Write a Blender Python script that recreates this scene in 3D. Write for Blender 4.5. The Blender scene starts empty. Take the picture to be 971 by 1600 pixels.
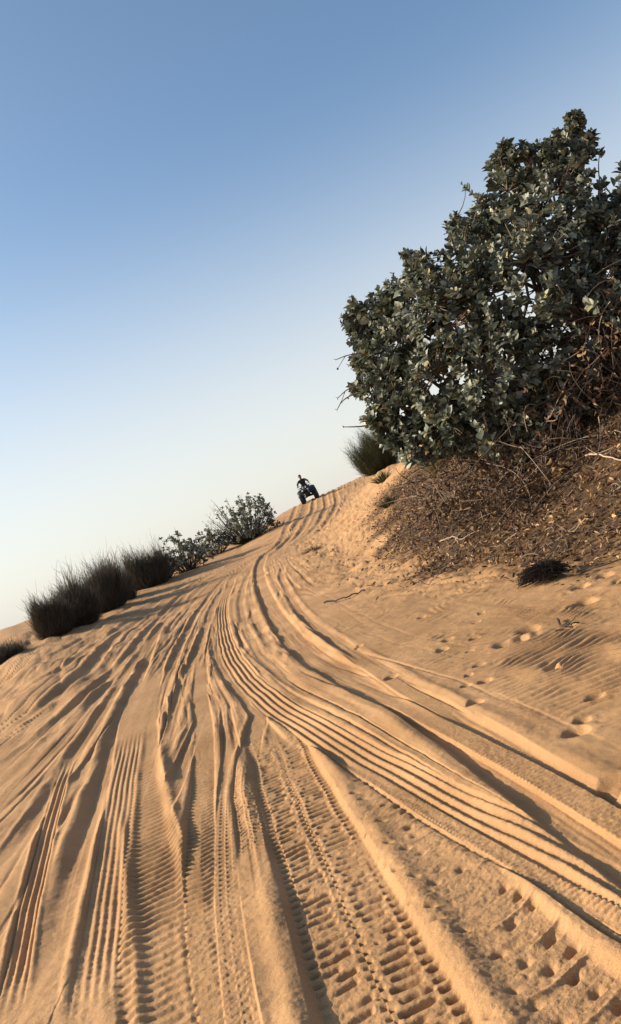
import bpy, bmesh, math, random
import numpy as np
from mathutils import Vector, Matrix, Quaternion

rng = np.random.default_rng(11)
random.seed(11)
SC = bpy.context.scene
COL = SC.collection


# ---------------------------------------------------------------- object helpers
def link_mesh(name, verts, faces, mats, parent=None, smooth=True, mat_idx=None):
    me = bpy.data.meshes.new(name)
    me.from_pydata([tuple(v) for v in verts], [], [tuple(f) for f in faces])
    for m in (mats if isinstance(mats, (list, tuple)) else [mats]):
        me.materials.append(m)
    if smooth:
        me.polygons.foreach_set('use_smooth', [True] * len(me.polygons))
    if mat_idx is not None:
        me.polygons.foreach_set('material_index', mat_idx)
    me.update()
    o = bpy.data.objects.new(name, me)
    COL.objects.link(o)
    if parent is not None:
        o.parent = parent
    return o


def quad_mesh(name, V, Q, mat, parent=None, smooth=True):
    """fast mesh from numpy arrays; Q is (n,3) or (n,4)"""
    V = np.asarray(V, np.float32)
    Q = np.asarray(Q, np.int32)
    me = bpy.data.meshes.new(name)
    me.vertices.add(len(V))
    me.vertices.foreach_set('co', V.ravel())
    k = Q.shape[1]
    me.loops.add(Q.size)
    me.loops.foreach_set('vertex_index', Q.ravel())
    me.polygons.add(len(Q))
    me.polygons.foreach_set('loop_start', np.arange(len(Q), dtype=np.int32) * k)
    me.polygons.foreach_set('use_smooth', np.full(len(Q), smooth))
    me.update(calc_edges=True)
    me.materials.append(mat)
    o = bpy.data.objects.new(name, me)
    COL.objects.link(o)
    if parent is not None:
        o.parent = parent
    return o


def empty(name, loc, label, cat, group=None, rot=None):
    o = bpy.data.objects.new(name, None)
    o.empty_display_size = 0.2
    COL.objects.link(o)
    o.location = loc
    if rot is not None:
        o.rotation_mode = 'QUATERNION'
        o.rotation_quaternion = rot
    tag(o, label, cat, group)
    return o


def tag(o, label=None, cat=None, group=None, kind=None):
    if label:
        o['label'] = label
    if cat:
        o['category'] = cat
    if group:
        o['group'] = group
    if kind:
        o['kind'] = kind
    return o


class Geo:
    """collects tubes, leaves, boxes as one mesh"""

    def __init__(self):
        self.V, self.F, self.n, self.C = [], [], 0, []

    def add(self, V, F, c=0.5):
        V = np.asarray(V, float)
        self.V.append(V)
        self.F.append(np.asarray(F, int) + self.n)
        self.C.append(np.full(len(V), c))
        self.n += len(V)

    def tube(self, P, R, k=5, c=0.5, cap=True):
        P = np.asarray(P, float)
        n = len(P)
        R = np.broadcast_to(np.asarray(R, float), (n,))
        T = np.gradient(P, axis=0)
        T /= np.linalg.norm(T, axis=1, keepdims=True) + 1e-9
        ref = np.array([0.0, 0, 1]) if abs(T[0][2]) < 0.9 else np.array([1.0, 0, 0])
        A = np.cross(T, ref)
        A /= np.linalg.norm(A, axis=1, keepdims=True) + 1e-9
        B = np.cross(T, A)
        th = np.linspace(0, 2 * np.pi, k, endpoint=False)
        V = (P[:, None, :] + R[:, None, None] * (np.cos(th)[None, :, None] * A[:, None, :] + np.sin(th)[None, :, None] * B[:, None, :])).reshape(-1, 3)
        F = []
        for i in range(n - 1):
            for j in range(k):
                a, b = i * k + j, i * k + (j + 1) % k
                F.append((a, b, b + k, a + k))
        if cap and k == 4:
            F.append((0, 3, 2, 1))
            F.append(tuple((n - 1) * k + q for q in range(4)))
        self.add(V, F, c)
        if cap and k != 4:
            for e, idx in ((0, range(k)), (n - 1, range((n - 1) * k, n * k))):
                base = self.n
                idx = list(idx)
                self.add(np.vstack([V[idx], P[e][None]]), [(q, (q + 1) % k, k, k) for q in range(k)], c)

    def build(self, name, mat, parent=None, smooth=True, origin=None, attr=False):
        V = np.vstack(self.V)
        if origin is not None:
            V = V - np.asarray(origin)
        tri, quad = [], []
        me = bpy.data.meshes.new(name)
        F = [tuple(dict.fromkeys(f)) for A in self.F for f in A.tolist()]
        me.from_pydata(V.tolist(), [], F)
        me.materials.append(mat)
        me.polygons.foreach_set('use_smooth', [smooth] * len(me.polygons))
        if attr:
            a = me.attributes.new('tone', 'FLOAT', 'POINT')
            a.data.foreach_set('value', np.concatenate(self.C).astype(np.float32))
        me.update()
        o = bpy.data.objects.new(name, me)
        COL.objects.link(o)
        if parent is not None:
            o.parent = parent
        return o


# ---------------------------------------------------------------- materials
def new_mat(name):
    m = bpy.data.materials.new(name)
    m.use_nodes = True
    nt = m.node_tree
    nt.nodes.clear()
    out = nt.nodes.new('ShaderNodeOutputMaterial')
    return m, nt, out


def N(nt, typ, **kw):
    n = nt.nodes.new(typ)
    for k, v in kw.items():
        if k.startswith('i_'):
            n.inputs[k[2:].replace('_', ' ')].default_value = v
        else:
            setattr(n, k, v)
    return n


def simple_mat(name, col, rough=0.6, metal=0.0, noise=0.15, scale=20.0):
    m, nt, out = new_mat(name)
    b = N(nt, 'ShaderNodeBsdfPrincipled')
    b.inputs['Roughness'].default_value = rough
    b.inputs['Metallic'].default_value = metal
    tx = N(nt, 'ShaderNodeTexCoord')
    nz = N(nt, 'ShaderNodeTexNoise')
    nz.inputs['Scale'].default_value = scale
    nt.links.new(tx.outputs['Object'], nz.inputs['Vector'])
    mx = N(nt, 'ShaderNodeMix', data_type='RGBA')
    mx.inputs['A'].default_value = (*[c * (1 - noise) for c in col], 1)
    mx.inputs['B'].default_value = (*[min(1, c * (1 + noise)) for c in col], 1)
    nt.links.new(nz.outputs['Fac'], mx.inputs['Factor'])
    nt.links.new(mx.outputs['Result'], b.inputs['Base Color'])
    nt.links.new(b.outputs[0], out.inputs[0])
    return m


def leaf_mat(name, c0, c1, rough=0.5, trans=0.2, tcol=None, spec=0.5):
    """tone attribute runs from c0 to c1; thin leaf lets some light through"""
    m, nt, out = new_mat(name)
    at = N(nt, 'ShaderNodeAttribute', attribute_name='tone')
    mx = N(nt, 'ShaderNodeMix', data_type='RGBA')
    mx.inputs['A'].default_value = (*c0, 1)
    mx.inputs['B'].default_value = (*c1, 1)
    nt.links.new(at.outputs['Fac'], mx.inputs['Factor'])
    b = N(nt, 'ShaderNodeBsdfPrincipled')
    b.inputs['Roughness'].default_value = rough
    b.inputs['Specular IOR Level'].default_value = spec
    nt.links.new(mx.outputs['Result'], b.inputs['Base Color'])
    if trans > 0:
        t = N(nt, 'ShaderNodeBsdfTranslucent')
        if tcol:
            t.inputs['Color'].default_value = (*tcol, 1)
        else:
            nt.links.new(mx.outputs['Result'], t.inputs['Color'])
        ms = N(nt, 'ShaderNodeMixShader')
        ms.inputs[0].default_value = trans
        nt.links.new(b.outputs[0], ms.inputs[1])
        nt.links.new(t.outputs[0], ms.inputs[2])
        nt.links.new(ms.outputs[0], out.inputs[0])
    else:
        nt.links.new(b.outputs[0], out.inputs[0])
    return m


# ---------------------------------------------------------------- noise
def hash2(ix, iy, seed):
    h = (ix.astype(np.int64) * 374761393 + iy.astype(np.int64) * 668265263 + seed * 1442695041) & 0x7fffffff
    h = ((h ^ (h >> 13)) * 1274126177) & 0x7fffffff
    h = h ^ (h >> 16)
    return (h & 0xffff) / 65535.0


def vnoise(x, y, seed=0):
    ix, iy = np.floor(x), np.floor(y)
    fx, fy = x - ix, y - iy
    fx = fx * fx * fx * (fx * (fx * 6 - 15) + 10)
    fy = fy * fy * fy * (fy * (fy * 6 - 15) + 10)
    a, b = hash2(ix, iy, seed), hash2(ix + 1, iy, seed)
    c, d = hash2(ix, iy + 1, seed), hash2(ix + 1, iy + 1, seed)
    return (a * (1 - fx) + b * fx) * (1 - fy) + (c * (1 - fx) + d * fx) * fy * 1.0 - 0.5


def fbm(x, y, o=3, seed=0):
    r, a = 0.0, 1.0
    for i in range(o):
        r = r + a * vnoise(x, y, seed + i * 17)
        x, y, a = x * 2.03 + 11.3, y * 2.03 + 5.7, a * 0.5
    return r
# ---------------------------------------------------------------- terrain
CAM_H = 1.4
FOOT = np.array([(9.0, 3.0), (6.0, 4.6), (3.9, 6.0), (2.55, 7.5), (1.75, 9.2), (0.95, 12.0), (0.35, 16.0),
                 (-0.1, 21.0), (-0.6, 28.0), (0.8, 36.0), (1.9, 45.0), (2.6, 57.0), (2.6, 75.0)])


def sstep(x, a, b):
    t = np.clip((x - a) / (b - a), 0.0, 1.0)
    return t * t * (3 - 2 * t)


def foot_distance(x, y):
    """signed distance to the foot of the dune mound (positive = up on the mound)"""
    best = np.full(x.shape, 1e9)
    side = np.zeros(x.shape)
    for (ax, ay), (bx, by) in zip(FOOT[:-1], FOOT[1:]):
        dx, dy = bx - ax, by - ay
        L2 = dx * dx + dy * dy
        t = np.clip(((x - ax) * dx + (y - ay) * dy) / L2, 0, 1)
        ex, ey = x - (ax + t * dx), y - (ay + t * dy)
        d = np.sqrt(ex * ex + ey * ey)
        s = (x - ax) * dy - (y - ay) * dx
        m = d < best
        best = np.where(m, d, best)
        side = np.where(m, s, side)
    return np.where(side >= 0, best, -best)


def softmin(a, b, w):
    h = np.clip(0.5 + 0.5 * (b - a) / w, 0, 1)
    return b * (1 - h) + a * h - w * h * (1 - h)


def softmax(a, b, w):
    return -softmin(-a, -b, w)


def macro(x, y):
    """large-scale shape of the dune: road rising to a crest, a mound on the right, far dunes"""
    x = np.asarray(x, float)
    y = np.asarray(y, float)
    t = x / np.maximum(y, 2.0)
    yp = np.maximum(y, 0.0)
    tk = [-1.2, -0.42, -0.33, -0.25, -0.17, -0.09, -0.03, 0.05, 0.25, 1.2]
    yc = np.interp(t, tk, [26, 27, 29, 33, 40, 48, 56, 60, 66, 70])
    zc = np.interp(t, tk, [1.0, 1.05, 1.10, 1.06, 1.04, 1.36, 2.12, 2.50, 2.6, 2.6])
    r = np.sqrt(x * x + y * y)
    rise = zc * np.clip(yp / yc, 0, 1.6) ** 2
    fall = zc + 0.10 - 0.13 * (y - yc)
    base = softmin(rise, fall, 0.5)
    base = softmax(base, np.full(x.shape, -1.6), 1.2) + 0.0
    d = foot_distance(x, y)
    hm = np.interp(y, [0, 5, 9, 18, 26, 31, 36, 46, 57, 70], [1.5, 1.9, 2.3, 2.3, 1.9, 1.65, 1.35, 0.85, 0.25, 0.0])
    q = np.clip(d / 6.0, 0, 1)
    mound = hm * (q * q * (3 - 2 * q)) ** 0.85
    # gentle swell
    sw = 0.035 * np.sin(0.9 * x + 0.35 * y + 0.6) + 0.03 * np.sin(0.5 * x - 0.62 * y + 2.0)
    sw = sw * np.clip(r / 6, 0, 1)
    # left bank with shallow humps
    lb = sstep(-t, 0.30, 0.45) * sstep(y, 8, 18) * 0.10 * np.sin(1.3 * x + 0.5 * y)
    # sand piled up under the lone broom bush on the ridge
    lb = lb + 0.58 * np.exp(-(((x - 3.5) / 1.25) ** 2 + ((y - 38.0) / 2.2) ** 2))
    # far dunes
    far = sstep(r, 85, 150)
    dn = far * (2.6 + 0.7 * np.sin(x * 0.021 + 1.2) * np.cos(y * 0.017) + 0.5 * np.sin(x * 0.05 + y * 0.032))
    return base + mound + sw + lb + dn
TRACKS = [
    ('rut', 0.34, [(-5.049, 10.526), (-4.748, 11.077), (-4.439, 12.189), (-4.423, 14.926), (-5.072, 20.175), (-5.438, 27.368), (-4.991, 31.96), (-4.009, 33.486), (-3.065, 35.011)], {'depth': 0.09, 'berm': 0.04}),
    ('rut', 0.28, [(-3.977, 8.051), (-3.776, 8.545), (-3.657, 9.514), (-3.642, 11.576), (-3.801, 15.653), (-4.592, 23.626), (-4.548, 30.477), (-3.816, 32.819), (-2.953, 34.552)], {'depth': 0.075, 'berm': 0.035}),
    ('rut', 0.3, [(-6.7, 17.14), (-7.682, 17.444), (-6.288, 18.945), (-6.269, 22.3), (-6.352, 27.735), (-6.131, 32.877), (-4.979, 33.969)], {'depth': 0.05, 'berm': 0.03}),
    ('rut', 0.3, [(-6.084, 13.491), (-5.601, 14.337), (-5.093, 15.358), (-5.286, 19.002), (-5.54, 24.651), (-5.515, 32.094)], {'depth': 0.04, 'berm': 0.03}),
    ('rut', 0.3, [(-3.134, 6.165), (-3.054, 7.072), (-3.081, 8.507), (-3.34, 11.106), (-3.645, 15.771), (-4.118, 22.634), (-3.839, 27.485), (-3.125, 30.743), (-2.737, 34.169)], {'depth': 0.045, 'berm': 0.02}),
    ('rut', 0.23, [(-1.619, 3.195), (-1.721, 3.803), (-1.885, 4.573), (-2.062, 5.628), (-2.198, 6.687), (-2.515, 8.678), (-2.728, 10.227), (-3.329, 14.213), (-4.267, 21.659), (-4.453, 27.335), (-4.0, 32.127), (-2.751, 32.302), (-1.944, 35.278)], {'depth': 0.19, 'berm': 0.07, 'taper': 1}),
    ('rut', 0.22, [(-2.479, 4.758), (-2.604, 5.908), (-2.676, 7.129), (-2.846, 8.906), (-3.35, 12.697), (-3.789, 17.586), (-4.366, 25.726), (-3.905, 30.143), (-3.008, 32.302)], {'depth': 0.05, 'berm': 0.025}),
    ('rut', 0.18, [(-1.555, 4.027), (-1.752, 5.238), (-1.931, 6.82), (-2.209, 9.315), (-2.745, 13.819), (-3.056, 18.047), (-3.367, 23.926), (-3.057, 27.226), (-2.336, 29.86), (-1.508, 34.736)], {'depth': 0.05, 'berm': 0.03}),
    ('rut', 0.16, [(-1.623, 6.051), (-1.827, 7.856), (-2.046, 10.046), (-2.444, 14.28), (-2.699, 18.665), (-2.867, 23.876), (-2.613, 26.976), (-2.143, 30.727)], {'depth': 0.045, 'berm': 0.028}),
    ('rut', 0.2, [(-1.558, 7.528), (-1.799, 8.877), (-2.147, 11.595), (-2.587, 16.218), (-2.934, 21.934), (-2.835, 25.968), (-2.374, 28.501)], {'depth': 0.03, 'berm': 0.02}),
    ('rut', 0.34, [(-2.359, 26.234), (-1.77, 30.635), (-1.382, 37.061), (-1.073, 45.504)], {'depth': 0.07, 'berm': 0.05}),
    ('rut', 0.34, [(-2.019, 25.718), (-1.392, 30.21), (-0.938, 36.644), (-0.444, 47.063)], {'depth': 0.07, 'berm': 0.05}),
    ('rut', 0.34, [(-1.645, 26.993), (-0.929, 32.285), (-0.392, 37.361), (0.169, 46.354), (0.603, 56.839)], {'depth': 0.07, 'berm': 0.05}),
    ('rut', 0.34, [(-1.124, 28.143), (-0.284, 32.085), (0.303, 36.803), (0.886, 44.862), (1.317, 56.606)], {'depth': 0.07, 'berm': 0.05}),
    ('rut', 0.34, [(-0.681, 28.376), (0.215, 31.377), (0.967, 38.328), (1.496, 44.829), (1.925, 54.389)], {'depth': 0.06, 'berm': 0.05}),
    ('ripple', 0.42, [(-0.956, 2.739), (-1.109, 3.257), (-1.289, 3.941), (-1.566, 4.972), (-1.931, 6.507), (-2.371, 8.801), (-2.919, 12.503)], {'amp': 0.01, 'pitch': 0.075, 'depth': 0.02, 'berm': 0.01, 'fine': 1}),
    ('ribs', 0.2, [(-1.352, 3.005), (-1.468, 3.513), (-1.597, 4.193), (-1.786, 5.172), (-1.982, 6.274), (-2.237, 7.908)], {'n': 5, 'amp': 0.004, 'depth': 0.015, 'berm': 0.02, 'lugs': 0.018, 'lamp': 0.0035}),
    ('ribs', 0.13, [(-1.79, 3.323), (-1.931, 3.846), (-2.112, 4.54), (-2.357, 5.585), (-2.608, 6.763), (-2.784, 7.751)], {'n': 3, 'amp': 0.008, 'depth': 0.02, 'berm': 0.012}),
    ('ridge', 0.1, [(-0.813, 2.668), (-0.896, 3.062), (-1.027, 3.608), (-1.15, 4.103), (-1.334, 4.853), (-1.592, 5.951), (-1.859, 7.267)], {'h': 0.035}),
    ('ridge', 0.07, [(-1.147, 2.877), (-1.286, 3.48), (-1.551, 4.445), (-1.842, 5.642)], {'h': 0.02}),
    ('chev', 0.17, [(-0.804, 2.663), (-0.887, 2.972), (-0.989, 3.471), (-1.084, 4.046), (-1.184, 4.848), (-1.291, 5.78), (-1.426, 6.967), (-1.696, 8.73), (-2.11, 12.113)], {'amp': 0.017, 'pitch': 0.06, 'depth': 0.012, 'berm': 0.008}),
    ('dots', 0.12, [(-0.75, 2.63), (-0.819, 3.053), (-0.91, 3.637), (-1.001, 4.449), (-1.078, 5.362), (-1.154, 6.473)], {'amp': 0.01, 'pitch': 0.055, 'depth': 0.004, 'berm': 0.0}),
    ('bars', 0.16, [(-0.804, 3.946), (-0.943, 4.986), (-0.977, 5.58), (-0.973, 6.255), (-0.956, 7.029), (-1.032, 7.656)], {'amp': 0.016, 'pitch': 0.05, 'depth': 0.02, 'berm': 0.01}),
    ('cresc', 0.46, [(0.171, 1.865), (0.089, 2.169), (-0.009, 2.729), (-0.107, 3.437), (-0.207, 4.084), (-0.307, 4.725)], {'amp': 0.022, 'pitch': 0.095, 'depth': 0.014, 'berm': 0.02}),
    ('bars', 0.42, [(-0.265, 2.226), (-0.337, 2.677), (-0.411, 3.219), (-0.529, 3.993), (-0.657, 4.901), (-0.773, 5.77), (-0.871, 6.483)], {'amp': 0.034, 'pitch': 0.062, 'depth': 0.045, 'berm': 0.03}),
    ('ribs', 0.27, [(0.517, 2.216), (0.441, 2.516), (0.303, 3.005), (0.111, 3.637), (-0.176, 4.682), (-0.464, 5.78), (-0.705, 6.592), (-0.93, 7.395), (-1.166, 8.45), (-1.487, 10.184), (-1.929, 13.215), (-2.304, 16.422), (-2.611, 20.158), (-2.867, 25.309), (-2.606, 28.551), (-2.075, 31.819)], {'n': 5, 'amp': 0.009, 'depth': 0.022, 'berm': 0.008}),
    ('lug', 0.07, [(0.399, 2.406), (0.323, 2.649), (0.262, 2.858), (0.167, 3.19), (0.053, 3.58), (-0.047, 3.936), (-0.168, 4.364), (-0.391, 5.11)], {'amp': 0.008, 'pitch': 0.03, 'depth': 0.008, 'berm': 0.003}),
    ('rut', 0.16, [(-0.751, 6.241), (-1.04, 7.314), (-1.367, 8.702), (-1.736, 10.74), (-2.266, 14.47), (-2.699, 18.665), (-3.07, 24.867), (-2.778, 27.843)], {'depth': 0.03, 'berm': 0.008}),
    ('rut', 0.2, [(-0.361, 6.174), (-0.737, 7.837), (-1.14, 9.994), (-1.644, 13.771), (-2.028, 17.966), (-2.317, 23.626), (-2.176, 27.735)], {'depth': 0.03, 'berm': 0.008}),
    ('rut', 0.34, [(0.64, 2.478), (0.568, 2.843), (0.499, 3.456), (0.42, 4.065), (0.3, 4.891), (0.172, 5.77), (-0.118, 6.967), (-0.368, 7.87), (-0.624, 9.395), (-0.95, 12.194), (-1.334, 16.071), (-1.665, 19.976), (-2.034, 25.601), (-2.005, 29.943), (-1.508, 34.736), (-0.648, 40.312), (-0.085, 50.555)], {'depth': 0.075, 'berm': 0.03, 'flat': 1}),
    ('lug', 0.13, [(0.67, 2.539), (0.615, 2.967), (0.565, 3.243), (0.502, 3.623), (0.396, 4.207), (0.267, 4.877), (0.119, 5.618), (-0.054, 6.388)], {'amp': 0.008, 'pitch': 0.036, 'depth': 0.006, 'berm': 0.004}),
    ('rut', 0.18, [(0.459, 4.549), (0.35, 5.2), (0.216, 6.136), (0.061, 7.158), (-0.153, 8.488), (-0.393, 10.051), (-0.668, 12.873), (-0.951, 16.479), (-1.137, 19.591), (-1.148, 23.559)], {'depth': 0.03, 'berm': 0.02}),
    ('lug', 0.12, [(0.378, 4.901), (0.193, 5.951), (0.008, 7.191), (-0.166, 8.231)], {'amp': 0.01, 'pitch': 0.05, 'depth': 0.01, 'berm': 0.005}),
]
PITS = [(0.87, 6.94, 0.05), (0.75, 6.56, 0.04), (0.71, 5.99, 0.055), (0.65, 5.49, 0.055), (0.53, 5.55, 0.04), (0.5, 5.08, 0.06), (0.6, 5.81, 0.035), (1.01, 7.55, 0.045), (1.12, 7.86, 0.04), (0.98, 6.37, 0.09), (1.76, 6.79, 0.11), (0.78, 3.98, 0.075), (0.85, 4.11, 0.05), (0.7, 3.27, 0.085), (1.23, 6.57, 0.1), (2.18, 7.48, 0.09), (1.93, 7.4, 0.09), (0.12, 6.61, 0.06), (0.69, 7.22, 0.06), (0.59, 6.94, 0.06), (1.42, 6.21, 0.08), (1.09, 6.35, 0.09), (1.03, 5.21, 0.06), (1.01, 4.37, 0.06), (-0.03, 8.27, 0.05), (0.66, 8.63, 0.05)]
CROWN = [(5.7, 13.2, 5.13, 0.411), (5.903, 13.2, 5.523, 0.156), (5.3, 13.0, 5.09, 0.27), (4.792, 13.3, 5.238, 0.374), (4.484, 13.0, 4.63, 0.578), (4.889, 12.6, 4.122, 0.793), (4.162, 13.4, 4.64, 0.347), (5.386, 12.4, 3.268, 0.873), (5.913, 12.8, 3.853, 0.379), (3.578, 12.9, 4.069, 0.592), (3.891, 12.0, 3.239, 0.933), (2.642, 12.9, 3.763, 0.592), (2.781, 12.2, 3.236, 0.768), (2.296, 13.3, 3.684, 0.443), (2.04, 13.5, 3.938, 0.38), (1.788, 13.6, 3.681, 0.282), (1.9, 12.8, 3.108, 0.436), (2.449, 12.0, 2.459, 0.667), (4.161, 11.7, 2.216, 0.953), (3.065, 11.6, 2.202, 0.73), (1.6, 12.6, 2.585, 0.355), (1.852, 12.4, 2.263, 0.413), (1.395, 12.6, 2.364, 0.205), (5.327, 11.9, 2.377, 1.058), (6.344, 12.6, 2.964, 1.027), (5.603, 11.8, 1.496, 1.136), (2.947, 13.3, 4.279, 0.236), (2.712, 13.4, 4.186, 0.199), (1.513, 12.6, 2.099, 0.243), (1.583, 12.6, 1.892, 0.224), (1.843, 12.3, 1.766, 0.328), (2.252, 12.0, 1.821, 0.444), (2.76, 11.8, 1.651, 0.481), (3.334, 11.7, 1.513, 0.52), (1.36, 13.0, 2.941, 0.154), (1.623, 13.2, 3.186, 0.215), (1.671, 13.6, 3.996, 0.141), (2.833, 13.3, 4.534, 0.099), (3.644, 13.2, 4.714, 0.137), (4.795, 13.3, 5.522, 0.138), (5.048, 13.2, 5.369, 0.117)]
STRAYS = [[(1.771, 12.6, 2.72), (1.394, 12.5, 2.848), (1.149, 12.4, 2.868), (0.95, 12.4, 2.786)], [(2.055, 12.9, 3.221), (1.679, 12.8, 3.274), (1.393, 12.8, 3.374), (1.158, 12.8, 3.372)], [(1.466, 12.6, 2.237), (1.175, 12.5, 2.278), (1.016, 12.5, 2.329), (0.895, 12.5, 2.375)], [(1.738, 12.6, 2.632), (1.278, 12.6, 2.789), (1.017, 12.6, 2.759), (0.897, 12.6, 2.655)], [(4.374, 13.2, 4.486), (4.181, 13.2, 4.801), (4.058, 13.2, 5.027), (3.953, 13.2, 5.245)], [(5.618, 13.0, 4.091), (5.828, 13.0, 4.423), (5.898, 13.0, 4.685), (5.992, 13.0, 4.876)], [(5.797, 12.8, 3.948), (5.97, 12.8, 4.186), (6.073, 12.8, 4.35), (6.185, 12.8, 4.561)]]
BUSHES = [(-7.61, 23.6, 1.12, 0.42), (-7.34, 24.58, 1.49, 0.62), (-7.36, 28.08, 1.71, 0.75), (-7.17, 31.18, 1.71, 0.74), (-6.98, 34.32, 1.68, 0.66)]
APPLES = [(-5.78, 36.82, 1.69, 0.76), (-6.49, 35.56, 1.21, 0.53), (-5.13, 43.46, 1.29, 0.77), (-3.5, 44.04, 2.61, 1.44)]
LOW = [(-8.39, 21.68, 0.42, 0.55), (-9.52, 22.84, 0.68, 0.51)]
CLUMP = (3.529, 38.0, 1.915)
QUAD = (0.279, 55.0, 2.297)
TUMBLE = [(1.85, 8.23, 0.24, 0.22)]
STICKS = [[(1.953, 8.227), (2.009, 7.96), (2.156, 7.751), (2.474, 7.618)], [(-0.287, 12.246), (-0.097, 12.089), (0.053, 11.818), (0.268, 12.061)], [(1.589, 12.455), (1.72, 12.142), (1.761, 11.719), (1.985, 11.396)], [(3.356, 10.493), (3.431, 10.208), (3.4, 9.823), (3.437, 9.457)], [(1.434, 6.469), (1.394, 6.207), (1.444, 6.184), (1.505, 6.16)], [(1.715, 12.498), (1.814, 12.336), (1.917, 12.042), (1.954, 11.643)], [(2.587, 10.555), (2.64, 9.989), (2.659, 9.614), (2.779, 9.581)]]
TUFTS = [(2.475, 26.921), (2.762, 17.966), (1.782, 20.08), (-0.305, 22.84)]
ROOT = (3.307, 12.232)
# ---------------------------------------------------------------- tracks
def track_frame(P, x, y):
    P = np.array(P, float)
    if P[-1, 1] > 43:
        d = P[-1] - P[-2]
        P = np.vstack([P, P[-1] + d / d[1] * (64 - P[-1, 1])])
    L = P[-1, 1] - P[0, 1]
    y0, y1 = P[0, 1], P[-1, 1]
    if y0 <= 3.0:
        d = P[1] - P[0]
        P = np.vstack([P[0] + d / d[1] * (0.4 - y0), P])
    # smooth resample of x over y
    yy = np.linspace(P[0, 1], P[-1, 1], 400)
    g = P[0, 1] + (P[-1, 1] - P[0, 1]) * np.linspace(0, 1, 400) ** 1.8
    xx = np.interp(g, P[:, 1], P[:, 0])
    for _ in range(60):
        xx[1:-1] = 0.25 * xx[:-2] + 0.5 * xx[1:-1] + 0.25 * xx[2:]
    m = np.gradient(xx, g)
    S = np.concatenate([[0], np.cumsum(np.hypot(np.diff(xx), np.diff(g)))])
    xc = np.interp(y, g, xx)
    mm = np.interp(y, g, m)
    n = np.sqrt(1 + mm * mm)
    lat = (x - xc) / n
    s = np.interp(y, g, S) + (x - xc) * mm / n
    fe = sstep(y, y0 - 0.05, y0 + 0.12 * L) if y0 > 3.0 else np.ones_like(y)
    fe = fe * (1 - sstep(y, P[-1, 1] - 0.2 * L, P[-1, 1]))
    ok = (y > P[0, 1]) & (y < P[-1, 1])
    return lat, s, fe, ok


def pulse(f, a, b, e):
    f = f - np.floor(f)
    return sstep(f, a - e, a + e) * (1 - sstep(f, b - e, b + e))


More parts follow.
